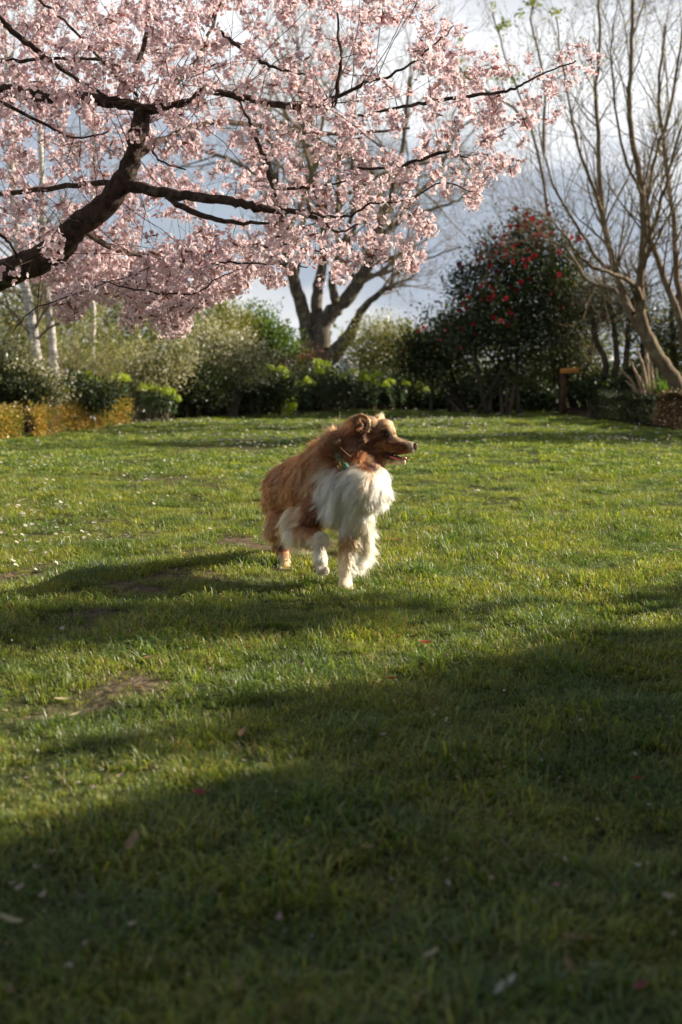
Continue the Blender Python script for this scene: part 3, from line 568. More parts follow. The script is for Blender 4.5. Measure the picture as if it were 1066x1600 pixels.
camellia('tall dark camellia studded with red flowers, its top near the bare twigs', [blob(840, 375, 24.5, 38, 42), blob(800, 430, 24.5, 55, 60), blob(850, 450, 24.6, 60, 70), blob(770, 500, 24.3, 62, 50), blob(812, 530, 24.6, 66, 60, .6), blob(740, 455, 24.4, 28, 40), blob(765, 400, 24.6, 22, 34), blob(720, 520, 24.3, 30, 30), blob(790, 590, 25.0, 60, 20, .4), blob(878, 440, 24.8, 30, 36), blob(722, 440, 24.5, 18, 20), blob(892, 400, 24.6, 22, 26), blob(690, 500, 24.6, 22, 18), blob(820, 350, 24.5, 16, 24)], 31000, 301, 110, 775)
camellia('lower dark camellia with red flowers spreading left of the tall one', [blob(665, 540, 26, 36, 28), blob(700, 560, 25.7, 46, 42), blob(720, 520, 25.7, 30, 30), blob(650, 570, 26, 30, 28)], 11000, 302, 26, 700)
# wisteria-like dark woody mass with trunks, behind on the right
def dark_trees():
    for i, (lab, px, D, bl, tr, sd) in enumerate([('dark evergreen tree right of the camellia with bare leaning stems below', 905, 26.3, [blob(890, 500, 26.3, 48, 60), blob(905, 560, 26.3, 40, 38), blob(860, 560, 26.3, 40, 40)], [(900, 640, 882, 520), (915, 640, 935, 500), (880, 640, 862, 520)], 310),
                                                  ('tangled twiggy tree with thick dark trunks behind the clipped hedge', 960, 24.0, [blob(960, 480, 24, 55, 42), blob(1000, 500, 24, 50, 50), blob(920, 470, 24.2, 40, 40)], [(952, 650, 925, 500), (962, 650, 955, 480), (975, 650, 985, 490), (990, 650, 1010, 500)], 311),
                                                  ('dark evergreen wall of leaves at the far right behind the bare stems', 1060, 25.0, [blob(1070, 540, 25, 60, 75), blob(1120, 480, 25, 70, 90), blob(1020, 570, 25, 40, 45)], [(1060, 650, 1050, 500)], 312)]):
        g = np.random.default_rng(sd); b = at(px, 640, D); root = thing('evergreen_tree', lab, 'tree', (b[0], D, 0), 'dark trees on the right'); q = MB(); n = [11000, 5500, 13000][i]; C = foliage(q, bl, n, .08, sc_(DARKG + OLIVE[3:], .85), g, 16, .17, .4, .2, .9, .3); q.build('crown', M_leaf, root, kind='stuff')
        for (x0, y0, x1, y1) in tr:
            P, r = path([(x0, y0, D, 13), ((x0 + x1) / 2 + g.normal() * 5, (y0 + y1) / 2, D, 10), (x1, y1, D, 8), (x1 + g.normal() * 12, y1 - 60, D, 4)], 4, .02, g); q = MB(); tube(q, P, r, 7, knob=.08); q.build('trunk', M_dark, root, smooth=True)
        out = {}
        for k in range([30, 80, 20][i]): c = C[g.integers(0, len(C))]; grow(g, c, g.normal(size=3) + [0, 0, .5], .9, .008, 0, out, [4, 3], up=.05, wig=.25, minr=.003)
        twig_mesh(out, 'twigs', M_twig, root)
dark_trees()
# low green plants in front on the right
LOW = [('low hosta green plant under the lower camellia', 690, 630, 27.5, 30, 13, 320), ('low leafy plant in front of the camellia stems', 770, 622, 25.8, 36, 14, 321), ('bushy low green plant left of the sign post', 840, 620, 25.2, 30, 16, 322), ('bushy low green plant behind and right of the sign post', 925, 614, 24.8, 30, 20, 323), ('low spreading plant by the tan edging stone', 665, 632, 27.6, 20, 8, 324), ('low plant with white blooms right of the sign post', 950, 606, 23.8, 30, 14, 325)]
for lab, px, py, D, rx, ry, sd in LOW:
    shrub('low_plant', lab, 'plant', [blob(px, py, D, rx, ry, .35), blob(px + 8, py + 8, D - .15, rx * .8, ry * .7, .3)], 2600, .075, sc_(GREEN + DARKG, .72), sd, 0, clump=12, cr=.05, aspect=.7, group='low leafy plants along the right bed', extra=(lambda g, r, C: blooms(g, r, C, 22, .05, [srgb(225, 225, 215)], 'blossom', spread=.1, petals=4)) if sd in (321, 325) else None)
# clipped hedges ---------------------------------------------------------
def hedge(name, lab, cat, pts, h, w, n, size, cols, seed, mat=None, rough=.03, clump=10, group=None, aspect=.6):
    """pts: ground points of the front foot; leaves on a box with rounded edge, twigs inside"""
    g = np.random.default_rng(seed); G = np.array([p[:2] for p in pts]); L_ = np.concatenate([[0], np.cumsum(np.linalg.norm(np.diff(G, axis=0), axis=1))]); b = np.array([*G.mean(0), 0]); root = thing(name, lab, cat, b, group)
    fb = Field(seed, 2.2, 1, 10, 3)
    t = g.uniform(0, L_[-1], n); X = np.interp(t, L_, G[:, 0]); Y = np.interp(t, L_, G[:, 1]); k = np.clip(np.searchsorted(L_, t) - 1, 0, len(G) - 2); T_ = unit(G[k + 1] - G[k]); Nn = np.stack([-T_[:, 1], T_[:, 0]], 1); Nn *= np.sign(Nn[:, 1:2] + 1e-6)
    hh = h * (1 + fb(t[:, None]) * .08); u = g.uniform(0, 1, n); a = g.uniform(-1, 1, n); ex = 6.0; th = g.uniform(0, math.pi, n); cxr = np.sign(np.cos(th)) * np.abs(np.cos(th)) ** (2 / ex); czr = np.abs(np.sin(th)) ** (2 / ex)
    rr = g.uniform(.78, 1.0, n) ** .5; off = w / 2 - cxr * w / 2 * rr * (1 + fb(t[:, None] + 5) * .05); z = hh * czr * rr; below = g.uniform(0, 1, n) < .45; z = np.where(below, hh * g.uniform(.03, .95, n), z); off = np.where(below, g.uniform(0, .12, n) * w + (g.uniform(0, 1, n) < .25) * w * .85, off)
    P = np.stack([X + Nn[:, 0] * off, Y + Nn[:, 1] * off, np.maximum(z, .015)], 1) + g.normal(size=(n, 3)) * rough
    inside = np.stack([X + Nn[:, 0] * w / 2, Y + Nn[:, 1] * w / 2, hh * .4], 1); out_ = unit(P - inside + g.normal(size=(n, 3)) * .12 + [0, 0, .05]); s = size * g.uniform(.6, 1.3, n); cc = np.array(cols)
    sel = np.clip(((Field(seed + 1, 5, 3, 12, 2)(P) * .25 + .5) * len(cc)), 0, len(cc) - 1).astype(int); sel = np.where(g.uniform(0, 1, n) < .4, g.integers(0, len(cc), n), sel)
    q = MB(); P[:, 2] = np.maximum(P[:, 2], .012); leaf_quads(q, P, out_, g.normal(size=(n, 3)) + [0, 0, 1.2], s, s * aspect, cc[sel] * g.uniform(.75, 1.25, (n, 1))); q.build('foliage', mat or M_leaf, root, kind='stuff')
    q = MB()
    for i in range(int(L_[-1] * 14)):
        tt = g.uniform(0, L_[-1]); x, y = np.interp(tt, L_, G[:, 0]), np.interp(tt, L_, G[:, 1]); s0 = np.array([x, y + w * .5, 0]); e = s0 + [g.normal() * .12, g.normal() * w * .25, h * g.uniform(.6, .92)]; tube(q, [s0, (s0 + e) / 2 + g.normal(size=3) * .02, e], [.008, .006, .003], 4)
    q.build('stems', M_stem, root, kind='stuff')
GOLD = [srgb(188, 152, 75), srgb(165, 135, 62), srgb(138, 122, 55), srgb(105, 112, 50), srgb(200, 172, 108)]
GP_ = lambda *a: [ground(*p) for p in a]
hedge('clipped_hedge', 'low golden orange clipped hedge running along the left lawn edge', 'hedge', GP_((62, 686), (100, 677), (150, 668), (203, 661)), .36, .55, 17000, .042, sc_(GOLD, 1.35), 331, rough=.045)
hedge('clipped_hedge', 'short golden orange hedge piece cut off by the left edge of the view', 'hedge', GP_((-110, 700), (-40, 694), (32, 688)), .33, .5, 8000, .042, sc_(GOLD, 1.35), 332, rough=.045)
hedge('lavender_edging', 'grey green lavender edging right of the golden hedge', 'hedge', GP_((208, 660), (250, 656), (305, 653)), .40, .6, 15000, .035, sc_([srgb(120, 125, 105), srgb(95, 105, 85), srgb(140, 142, 120)], .75), 333, aspect=.25, rough=.04)
hedge('box_edging', 'dark green low edging hedge in shade below the euphorbias', 'hedge', GP_((300, 654), (370, 649), (450, 645), (520, 642)), .33, .6, 20000, .035, sc_(DARKG, .85), 334, rough=.03, mat=M_gloss)
hedge('lavender_edging', 'dull grey lavender edging in shade behind the dog', 'hedge', GP_((450, 644), (520, 641), (570, 639)), .50, .7, 12000, .045, sc_([srgb(95, 100, 85), srgb(75, 85, 68)], .7), 335, aspect=.25, rough=.06)
hedge('box_edging', 'dark low edging hedge at the back of the lawn right of the dog', 'hedge', GP_((570, 640), (630, 638.5), (655, 638)), .30, .6, 8000, .04, sc_(DARKG, .85), 336, rough=.03, mat=M_gloss)
hedge('clipped_hedge', 'thick dark green clipped box hedge on the right behind the lawn', 'hedge', GP_((922, 656), (960, 660), (1018, 667)), .48, .75, 26000, .026, sc_(DARKG, .9), 337, rough=.018, mat=M_gloss)
hedge('clipped_hedge', 'brownish clipped bush at the right edge beside the dark box hedge', 'hedge', GP_((1024, 668), (1055, 671), (1072, 673)), .52, .7, 14000, .028, sc_([srgb(110, 75, 40), srgb(90, 70, 40), srgb(125, 90, 45), srgb(80, 80, 40)], .8), 338, rough=.02)
hedge('clipped_hedge', 'green clipped hedge leaving the view past the brownish bush', 'hedge', GP_((1072, 674), (1120, 682)), .45, .7, 10000, .028, sc_(DARKG, 1.0), 339, rough=.02, mat=M_gloss)
shrub('ball_shrub', 'small bright yellow green ball shrub on the far edge of the lawn', 'shrub', [blob(446, 630, 24.6, 15, 11, .17), blob(446, 637, 24.6, 11, 8, .13)], 3200, .034, sc_(LIME, 1.35), 340, 5, clump=10, cr=.03, aspect=.8)
shrub('dark_bush', 'black green rounded bush behind the pale fan of bare stems', 'shrub', [blob(995, 590, 22.5, 24, 24, .3), blob(985, 610, 22.5, 20, 20, .3)], 6000, .05, sc_(DARKG, .7), 341, 6, mat=M_gloss, clump=20, cr=.05)
# fan of pale bare stems, with sword leaved plant
def fan():
    g = np.random.default_rng(350); b = at(1012, 622, 21.2); root = thing('bare_shrub', 'fan of pale pinkish bare stems rising behind the clipped box hedge', 'shrub', (b[0], 21.2, 0))
    for (x0, y0, x1, y1, w) in ((1005, 622, 971, 578, 5), (1008, 622, 978, 595, 4), (1008, 622, 985, 560, 4), (1010, 622, 990, 575, 4), (1014, 615, 998, 550, 5), (1016, 615, 1008, 545, 4), (1012, 620, 1002, 585, 4), (1020, 610, 1006, 520, 5), (1024, 610, 1020, 535, 4), (1026, 610, 1030, 560, 4), (1018, 612, 1012, 560, 4), (1008, 623, 992, 606, 3)):
        d = 21.2 + g.normal() * .12; P, r = path([(x0, y0 + 14, d, w), ((x0 + x1) / 2 + g.normal() * 2, (y0 + y1) / 2, d - .05, w * .85), (x1, y1, d - .1, w * .6)], 4, .004, g); q = MB(); tube(q, P, r, 6); q.build('stem', M_pale_stem, root, smooth=True)
fan()
straps('sword_plant', 'sword leaved green plant between the pale bare stems and the thick leaning trunk', 1037, 612, 60, .62, [srgb(105, 135, 60), srgb(130, 155, 75), srgb(80, 110, 50)], 351, .045, .06, D=20.9, lean=1.0, trunk=.30)
# small sign ---------------------------------------------------------------
def sign():
    D = 24.4; c = at(884, 640, D); b = np.array([c[0], D, 0]); root = thing('sign_post', 'small orange wooden sign on a dark brown post in the right bed', 'sign', b)
    zt = at(884, 583, D)[2]; q = MB()
    def box(q, c, half, rot=0):
        s = np.array([[i, j, k] for i in (-1, 1) for j in (-1, 1) for k in (-1, 1)]) * np.array(half); M_ = np.array(Matrix.Rotation(rot, 3, 'Y')); q.add(np.array(c) + s @ M_.T, np.array([[0, 1, 3, 2], [4, 6, 7, 5], [0, 4, 5, 1], [2, 3, 7, 6], [0, 2, 6, 4], [1, 5, 7, 3]]))
    box(q, (at(880, 600, D)[0], D + .03, zt / 2), (.058, .045, zt / 2)); o = q.build('post', plain_mat('post_wood', (.10, .055, .035), .85, .35, 12), root)
    q = MB(); cc = at(889.5, 579, D); box(q, (cc[0], D - .035, cc[2]), (.175, .014, .048), R(-2.5)); bo = q.build('board', plain_mat('orange_wood', (.78, .34, .085), .6, .15, 20), root)
    q = MB(); g = np.random.default_rng(1); x = -.12
    while x < .12:
        w = g.uniform(.004, .010); box(q, (cc[0] + x, D - .0505, cc[2] - x * -.04 + g.uniform(-.004, .004)), (w, .001, .008), R(-2.5)); x += w * 2 + g.uniform(.006, .014)
    q.build('lettering', plain_mat('faded_paint', (.24, .085, .03), .7, .1), bo, kind='stuff')
sign()
# edging stone, shed beyond, pale wall
def misc_far():
    q = MB(); a, b_ = ground(590, 640.5), ground(650, 638.8)
    P = np.linspace(a, b_, 12); P[:, 2] = .045; P[:, 1] += .02; tube(q, P, .05, 8, knob=.05); o = q.build('edging_stone', plain_mat('tan_stone', (.30, .22, .15), .9, .25, 10), None, smooth=True, origin=(a[0], a[1], 0)); tag(o, 'tan log edging along the back of the lawn right of the dog', 'edging')
    D = 95.0; x0, x1 = at(465, 550, D)[0], at(489, 550, D)[0]; ze, zr = at(465, 536, D)[2], at(476, 528, D)[2]; root = thing('barn', 'distant grey boarded gable end left of the bare tree trunk', 'building', ((x0 + x1) / 2, D, 0)); n = 13; xs = np.linspace(x0, x1, n + 1); xm = (x0 + x1) / 2; top = lambda x: zr - (zr - ze) * abs(x - xm) / ((x1 - x0) / 2)
    M_b = plain_mat('grey_boards', (.27, .275, .28), .8, .12, 3); 
    for i in range(n):
        q = MB(); a, b2 = xs[i] + .012, xs[i + 1] - .012; d = .04 * (i % 2); V = [(a, D - d, 0), (b2, D - d, 0), (b2, D - d, top(b2)), (a, D - d, top(a)), (a, D + .1, 0), (b2, D + .1, 0), (b2, D + .1, top(b2)), (a, D + .1, top(a))]
        q.add(V, np.array([[0, 1, 2, 3], [5, 4, 7, 6], [3, 2, 6, 7], [4, 0, 3, 7], [1, 5, 6, 2], [4, 5, 1, 0]])); q.build('board', M_b, root)
    q = MB(); V = [(x0, D + .1, 0), (x1, D + .1, 0), (x1, D + .1, ze), (xm, D + .1, zr), (x0, D + .1, ze)]; V += [(x, D + 6, z) for x, y, z in V]; q.add(V, np.array([[0, 5, 9, 4], [1, 2, 7, 6], [5, 6, 7, 9]])); q.add(V, np.array([[7, 8, 9]])); q.build('wall', M_b, root)
    q = MB()
    for s in (-1, 1):
        xe = xm + s * ((x1 - x0) / 2 + .12); V = [(xm, D - .15, zr + .06), (xe, D - .15, ze - .02), (xe, D + 6.1, ze - .02), (xm, D + 6.1, zr + .06), (xm, D - .15, zr - .02), (xe, D - .15, ze - .10), (xe, D + 6.1, ze - .10), (xm, D + 6.1, zr - .02)]
        q.add(V, np.array([[0, 1, 2, 3], [4, 7, 6, 5], [0, 4, 5, 1], [1, 5, 6, 2], [2, 6, 7, 3]]))
    q.build('roof', plain_mat('grey_roof', (.2, .2, .21), .7, .1, 3), root)
    D = 55; root = thing('garden_wall', 'bit of white wall glimpsed through leaves right of the bare tree foot', 'wall', (at(542, 572, D)[0], D, 0)); xa, xb, zt = at(529, 560, D)[0], at(560, 560, D)[0], at(540, 562, D)[2]
    q = MB(); V = [(xa, D, -.1), (xb, D, -.1), (xb, D, zt), (xa, D, zt), (xa, D + .3, -.1), (xb, D + .3, -.1), (xb, D + .3, zt), (xa, D + .3, zt)]; q.add(V, np.array([[0, 1, 2, 3], [5, 4, 7, 6], [3, 2, 6, 7], [4, 0, 3, 7], [1, 5, 6, 2]])); q.build('render_coat', plain_mat('white_render', (.75, .75, .74), .8, .05, 2), root)
    q = MB(); V = [(xa - .05, D - .05, zt), (xb + .05, D - .05, zt), (xb + .05, D + .35, zt), (xa - .05, D + .35, zt), (xa - .05, D - .05, zt + .08), (xb + .05, D - .05, zt + .08), (xb + .05, D + .35, zt + .08), (xa - .05, D + .35, zt + .08)]; q.add(V, np.array([[0, 1, 5, 4], [4, 5, 6, 7], [1, 2, 6, 5], [3, 0, 4, 7], [2, 3, 7, 6]])); q.build('coping', plain_mat('coping_stone', (.6, .6, .58), .8, .1, 5), root)
misc_far()
# tall yew hedge, unseen on the right, added to shade the lawn's front
a_, b_ = np.array([3.3, -.05, 0]), np.array([11.7, 9.75, 0])
hedge('shade_hedge', 'unseen tall yew hedge right of the lawn, added to cast the big diagonal shade', 'hedge', [b_, a_], 3.08, .9, 42000, .13, sc_(DARKG, .9), 401, rough=.07)

def plain_tree(name, lab, x, y, z0, z1, r, n, size, seed, tr, group=None, cols=DARKG):
    g = np.random.default_rng(seed); root = thing(name, lab, 'tree', (x, y, 0), group); q = MB(); h = z1 - z0
    foliage(q, [(x, y, z0 + h * .3, r, r, h * .3), (x, y, z0 + h * .5, r * .95, r * .95, h * .4), (x, y, z0 + h * .75, r * .7, r * .7, h * .25)], n, size, cols, g, 16, r * .16, .5, .4, .8, z0 * .9 + .02); q.build('crown', M_leaf, root, kind='stuff')
    q = MB(); tube(q, [(x, y, 0), (x + .03, y, z0 + h * .3), (x, y, z1 * .93)], [tr, tr * .8, tr * .2], 8); q.build('trunk', M_dark, root, smooth=True)
plain_tree('shade_bay', 'unseen round headed bay right of the lawn, added to widen the shade band', 4.43, 5.80, 1.95, 3.3, .40, 7000, .06, 430, .035)  # bay added out of view to broaden the shade beside the dog
plain_tree('shade_oak', 'unseen loose crowned oak right of the lawn, added to shade the far lawn', 10.5, 18.3, 1.2, 6.6, 1.25, 11000, .12, 431, .14)  # out-of-view oak put in for a dappled shade band across the far lawn
for i, (x, h) in enumerate(((-6.5, 4.4), (-4.2, 5.0), (-1.9, 4.6), (.4, 5.1), (2.7, 4.5))):  # conifers added behind the camera to cut sky light on the near grass
    plain_tree('conifer', ['first', 'second', 'third', 'fourth', 'fifth'][i] + ' unseen conifer from the left, added behind the camera to darken the front lawn', x, -2.6 + .2 * (i % 2), .1, h, 1.15, 9000, .15, 440 + i, .13, 'unseen conifers added to darken the front lawn')

for i, (px, D, rx, lab) in enumerate(((-150, 20, 110, 'hazy olive shrub mass just past the left edge of the view'), (-360, 18, 130, 'second olive shrub mass further past the left edge'), (-640, 15.5, 170, 'third olive shrub mass well left of the view'),
                                      (1230, 24, 120, 'dark shrub mass just past the right edge of the view'), (1480, 21, 150, 'second dark shrub mass further past the right edge'))):
    shrub('boundary_shrub', lab, 'shrub', [blob(px, 540, D, rx, 110), blob(px + rx * .5, 590, D - .4, rx * .7, 60), blob(px - rx * .5, 590, D - .2, rx * .7, 60)], 7000, .11, sc_(OLIVE + GREEN if i < 3 else DARKG, .85), 460 + i, 10, clump=16, cr=.2, group='shrubs closing the garden on both sides', srad=.03)
# ------------------------------------------------------------------ the dog
def build_dog():
    g = np.random.default_rng(77)
    root = thing('dog', 'fluffy brown and white dog striding on the lawn with one front paw lifted', 'dog', (-0.08, 5.5, 0))
    dl = wloc(root)
    ico = None
    import bmesh
    bm = bmesh.new(); bmesh.ops.create_icosphere(bm, subdivisions=3, radius=1.0); bm.verts.ensure_lookup_table()
    IV = np.array([v.co[:] for v in bm.verts]); IF = np.array([[v.index for v in f.verts] for f in bm.faces]); bm.free()
    mb = MB()
    def ball(c, r): r = np.broadcast_to(r, 3); mb.add(IV * r + c, IF)
    def A(t): return at(*t)
    def chain(*pts):
        for (p0, r0), (p1, r1) in zip(pts, pts[1:]):
            a, b = A(p0), A(p1); n = max(2, int(np.linalg.norm(b - a) / (min(r0, r1) * .22)) + 1)
            for t in np.linspace(0, 1, n): ball(a + (b - a) * t, r0 + (r1 - r0) * t)
    def g0(px, py, z): # place at height z above ground beneath: depth from pixel of given height
        q = ground(px, py, z); return (px, py, q[1])
    # trunk
    chain(((450, 762, 5.86), .104), ((480, 752, 5.68), .120), ((516, 755, 5.50), .130), ((548, 762, 5.37), .118), ((569, 762, 5.27), .082)); ball(A((536, 792, 5.36)), (.085, .085, .075)); ball(A((464, 815, 5.47)), (.055, .06, .06))
    chain(((432, 782, 5.93), .055), ((452, 772, 5.86), .095))
    chain(((505, 735, 5.50), .105), ((532, 718, 5.45), .108), ((552, 702, 5.42), .092), ((572, 686, 5.40), .068)); chain(((562, 725, 5.38), .085), ((583, 722, 5.37), .052)); chain(((560, 745, 5.34), .082), ((584, 746, 5.30), .056), ((588, 768, 5.27), .055))
    # head
    ball(A((579, 675, 5.40)), (.064, .062, .060)); ball(A((591, 680, 5.395)), (.060, .056, .060)); ball(A((598, 688, 5.39)), (.050, .048, .053)); ball(A((588, 699, 5.39)), (.046, .044, .042))
    chain(((602, 689, 5.385), .045), ((614, 695, 5.378), .0385), ((628, 698, 5.37), .031), ((641, 699.5, 5.362), .0255))
    chain(((606, 681, 5.36), .018), ((612, 682, 5.365), .013)); chain(((606, 681, 5.41), .018), ((612, 682, 5.405), .013))
    chain(((594, 709, 5.39), .030), ((606, 716, 5.385), .021), ((620, 720, 5.375), .015), ((631, 721.5, 5.366), .0115))
    ball(A((601, 670, 5.39)), (.042, .045, .040)); ball(A((608, 677, 5.385)), (.030, .034, .030))
    # ears: a folded near ear and the tip of the far one
    arc = [(550, 657, 5.345), (556, 651, 5.335), (564, 649, 5.328), (571, 651, 5.322), (576, 657, 5.320), (577, 664, 5.320), (574, 671, 5.322), (569, 675, 5.328)]
    for a0, a1 in zip(arc, arc[1:]): chain((a0, .0085), (a1, .0085))
    chain(((560, 655, 5.345), .012), ((556, 668, 5.345), .014)); chain(((558, 663, 5.335), .010), ((566, 664, 5.328), .009))
    chain(((592, 656, 5.435), .016), ((597, 653, 5.445), .012), ((602, 660, 5.45), .009))
    # standing front leg
    chain(((558, 795, 5.30), .062), ((551, 830, 5.31), .046), ((544, 862, 5.29), .034), ((540, 890, 5.26), .0265), ((539, 908, 5.245), .022))
    pz = g0(539, 914, .030); chain((pz, .030), ((538, 919, pz[2] - .035), .024))
    for k in (-1.5, -.5, .5, 1.5): ball(A((539 + k * 6.5, 921, pz[2] - .045 + abs(k) * .006)) + [0, 0, 0], (.0125, .022, .016))
    chain(((562, 825, 5.33), .045), ((557, 855, 5.32), .036), ((550, 880, 5.29), .022))
    # lifted front leg
    chain(((508, 785, 5.42), .075), ((478, 815, 5.44), .058), ((466, 832, 5.42), .044), ((482, 838, 5.33), .036), ((499, 843, 5.24), .032))
    chain(((499, 843, 5.24), .035), ((500, 862, 5.22), .0245), ((501, 877, 5.205), .0285), ((504, 891, 5.19), .019))
    for k in (-1.2, -.4, .4, 1.2): ball(A((504.5 + k * 5.5, 894 - abs(k) * 2, 5.172)), (.0095, .012, .018))
    # hind legs
    chain(((450, 795, 5.88), .085), ((440, 825, 5.84), .060), ((446, 845, 5.88), .036), ((442, 862, 5.88), .030), ((446, 878, 5.80), .026), ((446, 885, 5.76), .026))
    hz = g0(446, 886, .027); chain((hz, .024), ((447, 889, hz[2] - .04), .018))
    for k in (-1.3, -.4, .4, 1.3): ball(A((447 + k * 6, 890.5, hz[2] - .05)), (.0115, .02, .014))
    chain(((462, 790, 6.0), .075), ((440, 822, 6.12), .05), ((433, 845, 6.22), .026)); h2 = g0(431, 859, .024); chain(((433, 845, 6.22), .024), (h2, .022), ((434, 861, h2[2] - .04), .018))
    tmp = mb.build('body', M_soil, None)
    rm = tmp.modifiers.new('r', 'REMESH'); rm.mode = 'VOXEL'; rm.voxel_size = .0055
    sm = tmp.modifiers.new('s', 'SMOOTH'); sm.iterations = 5; sm.factor = .5
    dg = bpy.context.evaluated_depsgraph_get(); me = bpy.data.meshes.new_from_object(tmp.evaluated_get(dg), depsgraph=dg)
    bpy.data.objects.remove(tmp)
    nv = len(me.vertices); V = np.empty(nv * 3, np.float32); me.vertices.foreach_get('co', V); V = V.reshape(-1, 3).astype(float)
    # ---- coat map: (px, py, depth, dx, dy, lift, length, colour)
    W, CR, TAN, LT, BR, DB, RB = [srgb(*c) for c in ((242, 222, 188), (216, 184, 142), (136, 88, 52), (180, 134, 90), (102, 58, 33), (50, 31, 21), (142, 78, 40))]
